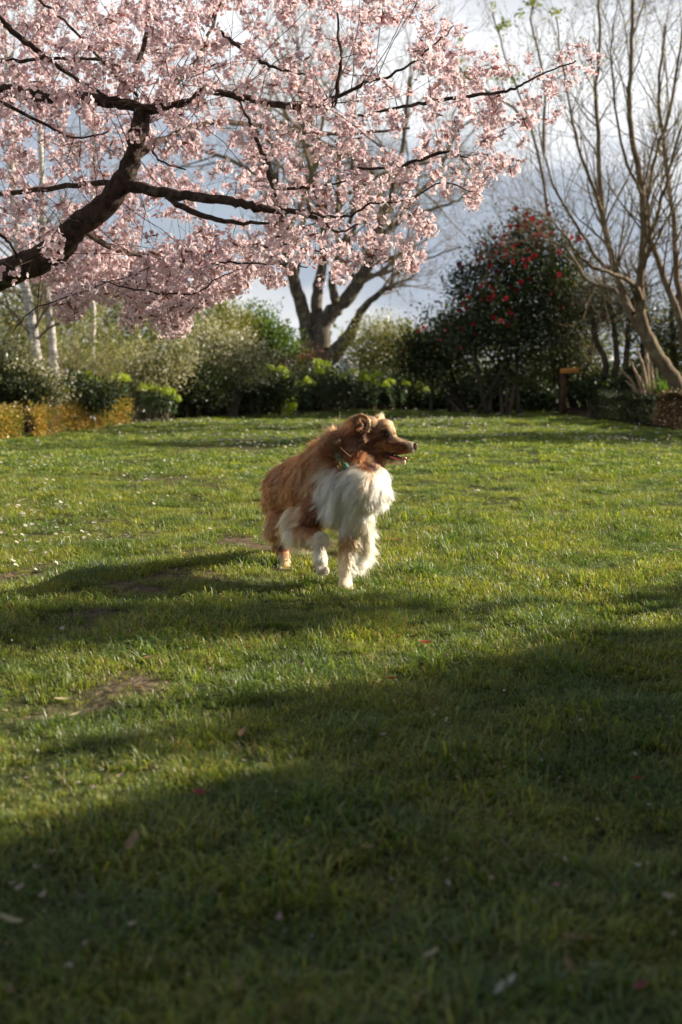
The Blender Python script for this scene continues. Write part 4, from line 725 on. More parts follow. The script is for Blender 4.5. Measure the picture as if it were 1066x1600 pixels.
    K = [ # face
        (646, 705, 5.35, -1, .2, .1, .005, W), (640, 690, 5.36, -1, -.1, .1, .005, CR), (628, 686, 5.37, -1, -.2, .1, .006, LT), (618, 682, 5.37, -1, -.5, .2, .008, LT),
        (628, 698, 5.34, -1, .1, .1, .005, BR), (616, 698, 5.335, -1, .2, .1, .007, BR), (636, 708, 5.345, -1, .5, .1, .005, TAN), (610, 706, 5.34, -1, .4, .2, .010, TAN), (598, 700, 5.34, -1, .4, .2, .015, TAN),
        (607, 671, 5.37, -.7, -.7, .2, .010, LT), (600, 661, 5.37, -.8, -.6, .3, .016, LT), (596, 668, 5.34, -1, -.1, .2, .012, TAN), (604, 682, 5.335, -1, .1, .1, .006, DB), (598, 686, 5.335, -1, .3, .2, .010, BR),
        (586, 654, 5.37, -.9, -.4, .4, .028, LT), (575, 650, 5.37, -.8, -.8, .6, .040, TAN), (588, 672, 5.33, -1, .1, .2, .016, TAN), (586, 684, 5.33, -1, .3, .2, .022, BR), (582, 696, 5.33, -.8, .6, .3, .035, BR),
        (562, 649, 5.325, -.6, -.6, .2, .012, LT), (571, 651, 5.32, .3, -.3, .1, .006, LT), (577, 660, 5.318, .1, 1, .1, .005, LT), (573, 672, 5.32, -.4, .9, .2, .012, TAN), (568, 657, 5.34, -.5, .5, .1, .006, DB), (570, 666, 5.34, -.5, .5, .1, .006, DB), (561, 664, 5.328, .6, .1, .3, .012, BR), (580, 660, 5.34, -1, .2, .1, .008, DB), (583, 668, 5.335, -1, .3, .1, .012, DB), (566, 680, 5.33, -.8, .6, .4, .06, DB), (552, 668, 5.34, -.9, .3, .5, .07, BR), (550, 657, 5.36, -1, -.15, .7, .10, TAN), (556, 655, 5.40, -1, -.2, .7, .10, BR),
        (620, 727, 5.36, -.8, .8, .2, .010, W), (632, 726, 5.36, -.6, .8, .2, .006, W), (606, 726, 5.36, -.6, .9, .3, .022, CR), (612, 717, 5.35, -1, .3, .1, .005, DB),
        # neck and mane
        (570, 684, 5.33, -.7, .7, .4, .060, DB), (560, 690, 5.33, -.8, .6, .7, .080, BR), (545, 682, 5.38, -1, .3, .7, .095, BR), (535, 700, 5.36, -.9, .6, .7, .085, DB), (548, 712, 5.33, -.6, .9, .4, .075, BR), (565, 710, 5.33, -.4, 1, .4, .060, RB),
        (582, 715, 5.33, -.2, 1, .4, .060, BR), (596, 722, 5.34, -.3, 1, .1, .04, RB), (575, 728, 5.31, -.1, 1, .3, .065, BR), (540, 722, 5.33, -.6, .9, .4, .07, BR), (520, 712, 5.38, -.9, .6, .4, .07, BR),
        (583, 727, 5.30, -.3, 1, .05, .045, BR), (576, 742, 5.25, -.1, 1, .05, .05, RB), (577, 752, 5.22, 0, 1, .1, .05, TAN), (600, 732, 5.28, 0, 1, .1, .05, W), (590, 742, 5.24, 0, 1, .2, .06, W), (562, 745, 5.25, -.2, 1, .3, .07, W), (607, 738, 5.25, .3, 1, .5, .055, W), (597, 748, 5.22, .1, 1, .4, .06, W), (560, 738, 5.28, -.3, 1, .4, .07, W), (535, 742, 5.30, -.6, .8, .4, .08, W), (512, 740, 5.36, -.9, .6, .4, .075, CR), (572, 748, 5.22, 0, 1, .3, .07, W),
        (590, 765, 5.2, .3, 1, .4, .065, W), (560, 775, 5.22, -.1, 1, .4, .085, W), (530, 770, 5.28, -.4, 1, .4, .09, W), (505, 765, 5.33, -.8, .7, .4, .075, W), (545, 805, 5.25, 0, 1, .2, .065, W), (575, 800, 5.22, .2, 1, .3, .055, W), (520, 800, 5.30, -.1, 1, .2, .065, W), (535, 820, 5.28, 0, 1, .2, .055, W), (555, 822, 5.25, .1, 1, .2, .05, W), (515, 815, 5.32, .1, 1, .2, .05, CR),
        # trunk side
        (490, 715, 5.45, -.9, .5, .5, .06, RB), (500, 704, 5.47, -.9, .4, .5, .06, TAN), (505, 700, 5.5, -.9, .3, .5, .06, RB), (484, 728, 5.45, -.8, .6, .4, .06, TAN), (480, 735, 5.45, -.7, .8, .3, .055, BR), (495, 752, 5.38, -.8, .7, .3, .06, TAN), (470, 722, 5.6, -.8, .6, .4, .05, RB), (455, 745, 5.65, -.5, .9, .3, .05, BR), (462, 765, 5.62, -.4, 1, .3, .05, RB),
        (440, 745, 5.8, -.6, .8, .4, .05, BR), (432, 765, 5.8, -.4, 1, .4, .055, RB), (428, 790, 5.82, -.3, 1, .4, .07, RB), (470, 790, 5.55, -.4, 1, .3, .05, BR), (480, 775, 5.45, -.5, .9, .3, .05, BR), (490, 792, 5.38, -.4, 1, .3, .04, BR), (448, 775, 5.72, -.3, 1, .3, .05, BR),
        (425, 812, 5.84, -.4, 1, .5, .08, TAN), (420, 830, 5.86, -.4, .9, .5, .06, LT), (440, 815, 5.80, -.1, 1, .3, .05, TAN), (450, 800, 5.78, -.2, 1, .3, .05, RB),
        (447, 855, 5.86, 0, 1, .1, .018, BR), (441, 872, 5.88, 0, 1, .1, .010, RB), (449, 876, 5.85, 0, 1, .1, .010, LT), (446, 888, 5.8, 0, 1, .1, .005, CR), (446, 880, 5.85, 0, 1, .1, .006, CR),
        # lifted leg
        (490, 810, 5.36, -.2, 1, .3, .035, BR), (500, 822, 5.30, 0, 1, .2, .025, RB), (478, 822, 5.37, -.3, 1, .3, .045, BR), (462, 805, 5.42, -.3, .9, .4, .05, LT), (450, 815, 5.42, -.4, 1, .5, .075, CR), (460, 828, 5.39, -.3, 1, .4, .07, CR), (445, 836, 5.45, -.2, 1, .4, .045, CR), (462, 846, 5.38, -.1, 1, .3, .055, CR), (474, 846, 5.33, 0, 1, .4, .05, LT), (472, 826, 5.36, 0, 1, .3, .05, TAN),
        (488, 832, 5.26, .3, 1, .2, .02, TAN), (490, 846, 5.24, 0, 1, .3, .03, CR), (502, 838, 5.20, .1, 1, .2, .012, W), (502, 860, 5.19, 0, 1, .15, .012, W), (503, 885, 5.17, 0, 1, .1, .006, W), (492, 866, 5.2, 0, 1, .3, .018, W),
        # standing front leg
        (560, 828, 5.27, -.1, 1, .3, .05, CR), (550, 845, 5.26, -.1, 1, .2, .03, LT), (545, 870, 5.24, 0, 1, .15, .015, CR), (540, 895, 5.23, 0, 1, .1, .010, W), (539, 918, 5.2, 0, .8, .05, .004, W),
        (575, 830, 5.28, .6, .8, .6, .085, CR), (568, 850, 5.28, .8, .7, .8, .088, CR), (562, 868, 5.28, .8, .7, .8, .078, W), (556, 885, 5.26, .6, 1, .5, .045, W), (535, 830, 5.3, -.3, 1, .3, .05, CR),
        (436, 855, 6.2, 0, 1, .1, .012, BR), (432, 862, 6.2, 0, 1, .1, .006, LT),
        # far side and back, out of sight from the photograph's place
        (560, 740, 5.6, .2, 1, .3, .06, BR), (500, 760, 5.9, -.3, 1, .3, .05, BR), (470, 780, 6.0, -.3, 1, .3, .06, RB), (585, 690, 5.46, -.8, .4, .3, .02, BR), (570, 830, 5.42, .2, 1, .4, .05, CR)]
    KP = np.array([A(k[:3]) for k in K]); KD = unit(np.array([[k[3], 0, -k[4]] for k in K])); KL = np.array([k[5:7] for k in K]); KC = np.array([k[7] for k in K])
    fw = Field(31, 22, 3, 12, 3); fw2 = Field(32, 22, 3, 12, 3); fw3 = Field(33, 60, 3, 12, 2)
    def coat(P):
        Q = P + np.stack([fw(P), fw2(P), fw3(P)], 1) * .008 * np.clip((5.9 - P[:, 0:1] * 0) / 5.9, 0, 1)
        d2 = ((Q[:, None] - KP[None]) ** 2).sum(-1); d1 = ((P[:, None] - KP[None]) ** 2).sum(-1)
        w = 1 / (d1 + 2e-4) ** 1.6; w /= w.sum(1, keepdims=True)
        ws = np.exp(-(d2 - d2.min(1, keepdims=True)) / (2 * .011 ** 2)); ws /= ws.sum(1, keepdims=True)
        col = ws @ KC
        col = col * (1 + .10 * fw3(P * 1.4))[:, None]
        return unit(w @ KD), w @ KL, np.clip(col, .01, .9)
    def coat_all(P):
        r = [coat(P[i:i + 6000]) for i in range(0, len(P), 6000)]; return [np.concatenate(x) for x in zip(*r)]
    _, KLv, C = coat_all(V)
    a = me.color_attributes.get('Col') or me.color_attributes.new('Col', 'FLOAT_COLOR', 'POINT')
    # ---- hair roots on the surface
    me.calc_loop_triangles(); nt_ = len(me.loop_triangles); T = np.empty(nt_ * 3, np.int32); me.loop_triangles.foreach_get('vertices', T); T = T.reshape(-1, 3)
    P0, P1, P2 = V[T[:, 0]], V[T[:, 1]], V[T[:, 2]]; cr = np.cross(P1 - P0, P2 - P0); ar = np.linalg.norm(cr, axis=1) / 2; FN = unit(cr)
    cen = (P0 + P1 + P2) / 3; px = to_px(cen); face = (px[:, 0] > 575) & (px[:, 1] < 735) & (cen[:, 2] > .5)
    wgt = ar * (1 + 1.8 * face) * np.where(FN[:, 1] > .45, .45, 1.0); NH = 170000
    ti = g.choice(nt_, NH, p=wgt / wgt.sum()); u = g.uniform(0, 1, (NH, 2)); fl = u.sum(1) > 1; u[fl] = 1 - u[fl]
    RP = P0[ti] + (P1 - P0)[ti] * u[:, :1] + (P2 - P0)[ti] * u[:, 1:]; NN = FN[ti]
    D, LL, HC = coat_all(RP); ln = LL[:, 1] * g.uniform(.65, 1.15, NH); lift = LL[:, 0]
    # mouth, eye and nose stay bare
    rp = to_px(RP); keep = np.ones(NH, bool)
    for (ex, ey, rr) in ((606.5, 678.5, 3.6), (648.5, 698, 6.0)): keep &= ~(((rp[:, 0] - ex) ** 2 + (rp[:, 1] - ey) ** 2 < rr ** 2) & (RP[:, 2] > .5))
    keep &= (RP[:, 2] > .012); RP, NN, D, ln, lift, HC = RP[keep], NN[keep], D[keep], ln[keep], lift[keep], HC[keep]; NH = len(RP)
    D = unit(D + np.stack([fw(RP * .5), fw2(RP * .5), fw3(RP * .25)], 1) * (.20 + .22 * (HC[:, 2:] < .15))); Dt = unit(D - NN * (D * NN).sum(1, keepdims=True) * .85 + g.normal(size=(NH, 3)) * .10)
    # clumps
    nc = NH // 16; ci_ = g.choice(NH, nc, replace=False); kd = KDTree(nc)
    for i, k in enumerate(ci_): kd.insert(RP[k], i)
    kd.balance(); near = np.array([ci_[kd.find(p)[1]] for p in RP])
    nk = 7; tt = np.linspace(0, 1, nk)
    grav = np.array([0, 0, -1.])
    def strand(idx):
        d = unit(NN[idx] * (lift[idx, None] * 1.0 + .12) + Dt[idx]); pts = [RP[idx]]; seg = ln[idx, None] / (nk - 1)
        for k in range(nk - 1):
            d = unit(d + (Dt[idx] - NN[idx] * .10) * .22 + grav * .10 * np.clip(ln[idx, None] / .05, 0, 1.2)); pts.append(pts[-1] + d * seg)
        return np.stack(pts, 1)
    S = strand(np.arange(NH)); SC = S[near]; off = S[:, :1] - SC[:, :1]
    wh = np.clip((HC[:, 2] - .08) / .25, 0, 1)[:, None, None]; kk = (tt ** 1.3)[None, :, None] * (.66 - .26 * wh) * np.clip(ln / .03, .1, 1)[:, None, None]
    curl = np.stack([fw3(S[near, 0] * 2) , fw(S[near, 0] * 2), fw2(S[near, 0] * 2)], 1)[:, None] * (tt ** 2)[None, :, None] * ln[:, None, None] * .16
    S = S * (1 - kk) + (SC + off * .25) * kk + curl
    fly = g.uniform(0, 1, NH) < np.where(ln > .05, .13, .06); S[fly] += g.normal(size=(fly.sum(), 1, 3)) * (tt ** 2)[None, :, None] * ln[fly][:, None, None] * .35
    S[..., 2] = np.maximum(S[..., 2], .004)
    # colour along the strand: long brown hair bleaches to its tip
    tip = np.clip((ln - .03) / .04, 0, 1)[:, None, None] * (tt ** 1.5)[None, :, None]; HCn = HC * g.uniform(.8, 1.18, (NH, 1)) * np.exp(g.normal(size=(NH, 1)) * np.where(HC[:, 2:] < .2, .27, .10))[near]
    hc = HCn[:, None] * (1 - tip * .5) + (HCn[:, None] * .55 + LT * .55) * tip * .5
    cur = bpy.data.hair_curves.new('fur'); cur.add_curves([nk] * NH)
    cur.points.foreach_set('position', (S - dl).astype(np.float32).ravel())
    rad = (np.clip(.00022 + ln[:, None] * .0028, .00022, .00040) * (1 - tt[None] ** 2 * .75)); ra = cur.attributes.get('radius') or cur.attributes.new('radius', 'FLOAT', 'POINT'); ra.data.foreach_set('value', rad.astype(np.float32).ravel())
    ca = cur.attributes.new('Col', 'FLOAT_COLOR', 'POINT'); ca.data.foreach_set('color', np.concatenate([hc.reshape(-1, 3), np.ones((NH * nk, 1))], 1).astype(np.float32).ravel())
    m, t, out = new_mat('fur'); hb = N(t, 'ShaderNodeBsdfHairPrincipled', model='CHIANG', parametrization='COLOR')
    L(t, N(t, 'ShaderNodeAttribute', attribute_name='Col').outputs['Color'], hb.inputs['Color']); hb.inputs['Roughness'].default_value = .42; hb.inputs['Radial Roughness'].default_value = .75; hb.inputs['Coat'].default_value = 0
    L(t, hb.outputs[0], out.inputs[0]); cur.materials.append(m)
    # ---- body mesh
    a.data.foreach_set('color', np.concatenate([C * .8, np.ones((nv, 1))], 1).astype(np.float32).ravel())
    me.vertices.foreach_set('co', (V - dl).astype(np.float32).ravel()); me.polygons.foreach_set('use_smooth', np.ones(len(me.polygons), bool)); me.materials.clear(); me.update(); me.name = 'body'
    me.materials.append(plain_mat('dog_skin', (1, 1, 1), .85, .1, 60, .1, attr=True))
    body = bpy.data.objects.new('body', me); COL.objects.link(body); body.parent = root
    fur = bpy.data.objects.new('fur', cur); COL.objects.link(fur); fur.parent = body; fur['kind'] = 'stuff'
    # ---- face details
    def lump(name, items, mat, parent=root):
        q = MB()
        for c, r, *rot in items:
            v = IV * np.broadcast_to(r, 3)
            if rot: v = v @ np.array(Matrix.Rotation(R(rot[0]), 3, 'Y')).T
            q.add(v + A(c), IF)
        return q.build(name, mat, parent, smooth=True)
    M_nose = plain_mat('nose_leather', (.13, .058, .050), .38, .3, 300, .5, coat=.3); M_gum = plain_mat('gum', (.10, .02, .018), .35, .2, 60, .5)
    lump('nose', [((646.5, 698, 5.358), (.0165, .0165, .0145), 15), ((649, 695.5, 5.358), (.012, .014, .010)), ((648, 702, 5.358), (.006, .009, .009))], M_nose)
    lump('mouth', [((616, 714, 5.368), (.034, .017, .0095), 12), ((604, 711, 5.372), (.020, .022, .008), 12), ((630, 716.5, 5.362), (.013, .012, .007), 12)], M_gum)
    lump('tongue', [((618, 715.5, 5.355), (.028, .011, .0055), 12), ((632, 716, 5.355), (.0115, .011, .0065), 5)], plain_mat('tongue_skin', (.62, .14, .13), .3, .15, 80, .5, coat=.3))
    tm = plain_mat('tooth_enamel', (.75, .70, .58), .3, .05, 50, .5)
    for (x, y, d, r) in ((629, 716.5, 5.347, (.0022, .0022, .0070)), (634.5, 711.5, 5.350, (.0020, .0020, .0050)), (617, 711, 5.349, (.0035, .002, .0022)), (634.5, 717.5, 5.350, (.0014, .0018, .003))):
        lump('tooth', [((x, y, d), r)], tm)
    e = lump('eye', [((606.2, 678.6, 5.342), (.0092, .0085, .0092))], plain_mat('eyeball', (.045, .018, .008), .08, .3, 200, .8, coat=1))
    q = MB()
    for a0, a1, cc in ((195, 345, (.03, .015, .01)), (15, 165, (.12, .07, .045))):
        th = np.radians(np.linspace(a0, a1, 12)); c = A((606.2, 678.6, 5.335)); P = c + np.stack([np.cos(th) * .0098, np.zeros(12), -np.sin(th) * .0072 * (1 if a0 < 90 else 1)], 1); tube(q, P, .0016, 6, cc)
    q.build('eyelid', plain_mat('eyelid_skin', (1, 1, 1), .5, .1, 100, .3, attr=True), e, smooth=True)
    # far eye
    lump('eye', [((608, 678.6, 5.437), (.0085, .0075, .0085))], e.data.materials[0])
    # collar band through the mane, tag and yellow clip showing
    th = np.linspace(0, 2 * math.pi, 40); c = A((548, 716, 5.425)); ax = unit(A((572, 690, 5.40)) - A((530, 738, 5.45))); uu = unit(np.cross(ax, [0, 1, 0])); vv = np.cross(ax, uu)
    q = MB(); Pc = c + (np.cos(th)[:, None] * uu + np.sin(th)[:, None] * vv) * .105; wv = ax * .010
    for s0 in (0,):
        V4 = np.concatenate([Pc - wv, Pc + wv, Pc + wv + unit(Pc - c) * .003, Pc - wv + unit(Pc - c) * .003]); n = 40; i = np.arange(n - 1)[:, None]
        F4 = np.concatenate([np.concatenate([i + a_ * n, i + a_ * n + 1, i + b_ * n + 1, i + b_ * n], 1) for a_, b_ in ((0, 1), (1, 2), (2, 3), (3, 0))]); q.add(V4, F4)
    M_col = plain_mat('collar_webbing', (.03, .19, .10), .6, .3, 200, .3)
    co_ = q.build('collar', M_col, root)
    q = MB(); c = A((539.5, 728, 5.252)); ww, hh_, dd = .0125, .0115, .004
    def box(q, c, ax3, half, col=None):
        ax3 = np.asarray(ax3, float); s = np.array([[i, j, k] for i in (-1, 1) for j in (-1, 1) for k in (-1, 1)]) * half
        q.add(c + s @ ax3, np.array([[0, 1, 3, 2], [4, 6, 7, 5], [0, 4, 5, 1], [2, 3, 7, 6], [0, 2, 6, 4], [1, 5, 7, 3]]), col)
    I3 = np.array(Matrix.Rotation(R(12), 3, 'Y'))
    box(q, c, I3, (ww, dd, hh_)); q.build('buckle', M_col, co_)
    q = MB(); M_yel = plain_mat('yellow_webbing', (.55, .36, .05), .6, .2, 200, .3); c2 = A((532.5, 727, 5.250)); box(q, c2, I3, (.011, .002, .0022)); box(q, c2 + [-.003, -.003, .004], I3, (.0018, .002, .012)); box(q, c2 + [.002, -.003, -.009], I3, (.008, .002, .0016)); q.build('strap_end', M_yel, co_)
    return root
build_dog()
# ------------------------------------------------------------------ the cherry
def cherry():
    g = np.random.default_rng(88); b = np.array([-3.55, 8.0, 0]); root = thing('cherry_tree', 'pink blossoming cherry reaching in from the left over the lawn', 'tree', b)
    S = [ # (px, py, depth, width px)
        [(-400, 640, 8.0, 120), (-330, 560, 7.9, 95), (-240, 510, 7.8, 80), (-130, 480, 7.6, 66), (-50, 452, 7.4, 56), (30, 418, 7.3, 50), (88, 392, 7.25, 50), (120, 355, 7.2, 44), (165, 322, 7.2, 42), (188, 290, 7.2, 40), (205, 250, 7.2, 34), (213, 215, 7.2, 31), (220, 185, 7.2, 28), (222, 165, 7.2, 22)],
        [(-130, 480, 7.6, 44), (-110, 380, 7.5, 36), (-80, 240, 7.4, 30), (-40, 160, 7.3, 26), (0, 142, 7.25, 23), (60, 150, 7.2, 22), (120, 153, 7.2, 21), (180, 160, 7.2, 21), (228, 170, 7.2, 20), (262, 168, 7.15, 15), (300, 155, 7.1, 12), (318, 142, 7.0, 10), (345, 146, 7.0, 12), (390, 155, 7.0, 13), (440, 165, 7.0, 12), (485, 165, 7.0, 10), (530, 150, 6.95, 7), (590, 120, 6.9, 4)],
        [(192, 290, 7.2, 24), (225, 294, 7.1, 20), (280, 305, 7.0, 18), (330, 311, 6.95, 17), (370, 316, 6.9, 16), (405, 325, 6.9, 15), (430, 329, 6.9, 12), (470, 333, 6.85, 9), (505, 347, 6.8, 7), (530, 362, 6.8, 4), (560, 350, 6.8, 3)],
        [(260, 306, 7.0, 11), (290, 326, 6.95, 11), (330, 342, 6.9, 10), (370, 348, 6.85, 8), (425, 349, 6.8, 5)],
        [(430, 328, 6.9, 9), (432, 305, 6.95, 11), (420, 275, 7.0, 10), (410, 240, 7.05, 9), (395, 200, 7.1, 7), (385, 180, 7.1, 5), (370, 150, 7.2, 3)],
        [(425, 297, 6.95, 6), (460, 295, 6.9, 6), (500, 290, 6.9, 4), (560, 280, 6.9, 3)],
        [(205, 140, 7.2, 10), (213, 110, 7.3, 9), (230, 45, 7.5, 8), (235, -40, 7.8, 7), (225, -140, 8, 5)],
        [(238, 168, 7.2, 14), (262, 145, 7.3, 9), (290, 115, 7.5, 8), (320, 70, 7.8, 6), (350, -10, 8, 5)],
        [(-10, 20, 7.0, 12), (20, 50, 7.05, 11), (55, 75, 7.1, 10), (100, 110, 7.15, 8), (140, 135, 7.2, 7), (190, 165, 7.2, 7)],
        [(-60, 70, 7.2, 9), (0, 94, 7.1, 7), (80, 92, 7.0, 6), (150, 93, 7.0, 6), (200, 108, 7.1, 4)],
        [(50, -10, 6.8, 5), (100, 32, 6.9, 5), (140, 75, 7.0, 5), (180, 115, 7.1, 5), (215, 150, 7.2, 6)],
        [(-60, 130, 6.9, 7), (0, 156, 6.9, 7), (60, 190, 6.9, 6), (120, 215, 6.9, 4), (170, 205, 6.9, 3)],
        [(230, 175, 7.2, 8), (232, 215, 7.0, 6), (250, 250, 6.9, 4), (290, 265, 6.8, 3)],
        [(485, 165, 7.0, 9), (515, 168, 6.9, 9), (528, 145, 6.9, 8), (532, 95, 6.9, 6), (530, 30, 7.0, 4), (520, -40, 7.2, 3)],
        [(530, 150, 6.95, 6), (570, 130, 6.9, 6), (610, 118, 6.8, 5), (650, 95, 6.8, 4), (690, 60, 6.8, 3), (710, 40, 6.8, 2)],
        [(560, 180, 6.9, 5), (620, 170, 6.8, 5), (675, 158, 6.7, 7), (720, 152, 6.7, 7), (760, 146, 6.65, 6), (800, 140, 6.6, 5), (825, 128, 6.6, 4), (860, 110, 6.6, 3), (900, 95, 6.6, 2.5)],
        [(560, 262, 6.8, 5), (610, 262, 6.7, 6), (650, 252, 6.6, 7), (695, 238, 6.6, 6), (730, 246, 6.6, 2.5)],
        [(480, 333, 6.8, 5), (540, 340, 6.7, 5), (580, 318, 6.6, 4), (640, 312, 6.5, 3), (690, 285, 6.5, 3), (740, 300, 6.5, 2)],
        [(345, 50, 7.2, 8), (370, 70, 7.1, 8), (410, 95, 7.0, 7), (440, 108, 7.0, 5), (480, 118, 7, 3)],
        [(300, 390, 6.3, 1.5), (170, 443, 6.2, 2), (60, 480, 6.0, 2.5), (20, 520, 5.9, 2)],
        [(160, 440, 6.2, 2), (222, 455, 6.1, 3.5), (300, 458, 6.1, 3.2), (350, 430, 6.1, 2), (380, 420, 6.1, 1.2)],
        [(0, 366, 6.8, 5), (15, 380, 6.8, 5), (30, 405, 6.9, 5), (30, 420, 7.1, 6)],
        [(330, 412, 6.4, 3), (360, 412, 6.4, 4), (430, 412, 6.4, 3), (480, 418, 6.4, 2)],
        [(190, 285, 7.2, 12), (120, 290, 7.6, 10), (40, 300, 8.0, 9), (-60, 310, 8.6, 9)],
        [(205, 250, 7.2, 14), (260, 215, 7.8, 12), (340, 190, 8.5, 10), (430, 200, 9.2, 8), (540, 210, 9.6, 6), (640, 200, 9.8, 4)],
        [(120, 352, 7.2, 14), (180, 390, 7.8, 11), (260, 400, 8.4, 9), (350, 390, 8.8, 7), (440, 385, 9.0, 5), (520, 395, 9.0, 3)]]
    NP_, NR_, tubes_ = [], [], []
    for i, s in enumerate(S):
        P, r = path(s, 5, .004, g); q = MB(); tube(q, P, r * .86, 12 if i < 3 else 8, knob=.035); q.build('branch', M_cherry, root, smooth=True)
        m = max(2, int(np.linalg.norm(np.diff(P, axis=0), axis=1).sum() / .07)); t = np.linspace(0, len(P) - 1, m); NP_.append(np.stack([np.interp(t, np.arange(len(P)), P[:, k]) for k in range(3)], 1)); NR_.append(np.interp(t, np.arange(len(P)), r))
    q = MB(); t0 = at(-330, 560, 7.9); P = catmull([b + [0, 0, -.1], b + [.03, 0, .5], (b + t0) / 2 + [-.12, 0, .45], t0 + [0, 0, .05]], 5); tube(q, P, np.linspace(.27, .20, len(P)), 14, knob=.05); q.build('trunk', M_cherry, root, smooth=True)
    # crown volume: points to be reached by twigs
    poly = np.array([(-420, -260), (560, -260), (600, -60), (690, 10), (735, 25), (745, 70), (790, 105), (830, 85), (900, 70), (942, 80), (925, 125), (890, 165), (845, 195), (820, 250), (770, 290), (745, 318), (715, 290), (690, 320), (672, 350), (655, 410), (620, 418), (590, 395), (545, 440), (500, 445), (465, 415), (440, 450), (400, 425), (372, 462), (345, 455), (330, 478), (305, 470), (292, 512), (260, 518), (232, 492), (200, 505), (185, 470), (150, 462), (100, 500), (85, 440), (40, 430), (0, 455), (-100, 480), (-420, 470)], float)
    def inside(p):
        x, y = p[:, 0], p[:, 1]; c = np.zeros(len(p), bool); j = len(poly) - 1
        for i in range(len(poly)):
            xi, yi = poly[i]; xj, yj = poly[j]; c ^= ((yi > y) != (yj > y)) & (x < (xj - xi) * (y - yi) / (yj - yi + 1e-9) + xi); j = i
        return c
    fd = Field(90, 1.9, 3, 14, 3); n = 60000; d = g.uniform(5.9, 10.2, n); px = np.stack([g.uniform(-420, 945, n), g.uniform(-260, 520, n)], 1)
    # the crown is a flat dome: the far side hangs lower down the picture only where it is near
    ok = inside(px) & (d > 6.2 + .0 * d) & (d < 9.8 - np.clip(px[:, 0] - 450, 0, 500) / 500 * 2.6) & (d > 6.0 + .3 * np.clip(px[:, 0] - 600, 0, 300) / 300)
    P = np.array([at(a, b_, dd) for (a, b_), dd in zip(px[ok], d[ok])]); pq = px[ok]
    gaps = np.zeros(len(P))
    for (gx, gy, gr) in ((325, 235, 45), (372, 335, 30), (300, 375, 60), (350, 355, 45), (250, 330, 22), (300, 265, 22), (165, 250, 15), (640, 215, 25), (700, 180, 30), (690, 310, 20), (590, 60, 25), (640, 130, 16), (55, 235, 18), (330, 60, 20), (120, 170, 20), (470, 60, 18), (750, 215, 16), (380, 105, 16), (230, 375, 25)): gaps = np.maximum(gaps, np.exp(-(((pq[:, 0] - gx) ** 2 + (pq[:, 1] - gy) ** 2) / gr ** 2)))
    keep = (fd(P) > -.55 + g.normal(size=len(P)) * .3) & (g.uniform(0, 1, len(P)) > gaps * .93)
    P = P[keep]; P = P[g.permutation(len(P))][:NCL]
    n2 = 9000; p2 = np.stack([g.uniform(60, 480, n2), g.uniform(360, 520, n2)], 1); p2 = p2[inside(p2)]; low = np.clip((p2[:, 1] - 350) / 90, .1, 1) * np.clip((470 - p2[:, 0]) / 160, .25, 1); p2 = p2[g.uniform(0, 1, len(p2)) < low][:420]
    P = np.concatenate([P, np.array([at(a, b_, g.uniform(7.5, 8.6) if (a < 230 and b_ < 480 - a * .25) else g.uniform(6.0, 7.6)) for a, b_ in p2])])
    inview = to_px(P); iv = (inview[:, 0] > -80) & (inview[:, 0] < 1080) & (inview[:, 1] > -80)
    P = P[iv | (g.uniform(0, 1, len(P)) < .45)]
    # join each point to the nearest wood, nearest first
    cap = len(P) * 6 + sum(map(len, NP_)); nodes = np.empty((cap, 3)); k = 0; nrad = np.empty(cap)
    for a, r in zip(NP_, NR_): nodes[k:k + len(a)] = a; nrad[k:k + len(a)] = r; k += len(a)
    dist = np.full(len(P), 1e9); near = np.zeros(len(P), int); alive = np.ones(len(P), bool)
    def upd(lo, hi):
        for j in range(lo, hi):
            dd = ((P - nodes[j]) ** 2).sum(1); mm = dd < dist; dist[mm] = dd[mm]; near[mm] = j
    upd(0, k); tw = MB(); cl = []
    for it in range(len(P)):
        i = int(np.argmin(np.where(alive, dist, 1e9))); alive[i] = False; s, e = nodes[near[i]].copy(), P[i]; ln = np.linalg.norm(e - s)
        m = max(2, int(ln / .09) + 1); t = np.linspace(0, 1, m + 1)[:, None]; bow = np.array([0, 0, .10 * ln]) + g.normal(size=3) * .07 * ln; C = s + (e - s) * t + bow * (4 * t * (1 - t)) ** 1 + (g.normal(size=(m + 1, 3)) * .006) * (t > 0)
        r0 = max(min(nrad[near[i]] * .55, .0022 + ln * .006), .0011); tube(tw, C, np.linspace(r0, .0014, m + 1), 3 if r0 < .004 else 4)
        lo = k; nodes[k:k + m] = C[1:]; nrad[k:k + m] = np.linspace(r0, .0012, m); k += m; upd(lo, k)
        cl.append((C[-1], unit(C[-1] - C[-2])))
        if ln > .20: j = m // 2; cl.append((C[j], unit(C[j] - C[j - 1])))
    # bare arching shoots near the crotch
    for q_ in range(130):
        j = g.integers(0, len(NP_[0]) + len(NP_[1])); c = nodes[j]
        if to_px(c)[0, 0] < 60: continue
        out = {}; grow(g, c, g.normal(size=3) + [.4, 0, .7], g.uniform(.4, .9), .0032, 0, out, [2], up=.0, wig=.12, minr=.0012, seg=7)
        for ls in out.values():
            for a, r in ls: tube(tw, a, r, 3)
    o = tw.build('twigs', M_cherry_twig, root, smooth=True, kind='stuff')
    # blossom cluster shapes
    PK = [srgb(248, 241, 242), srgb(246, 235, 237), srgb(250, 246, 246), srgb(240, 222, 226)]
    protos_ = []
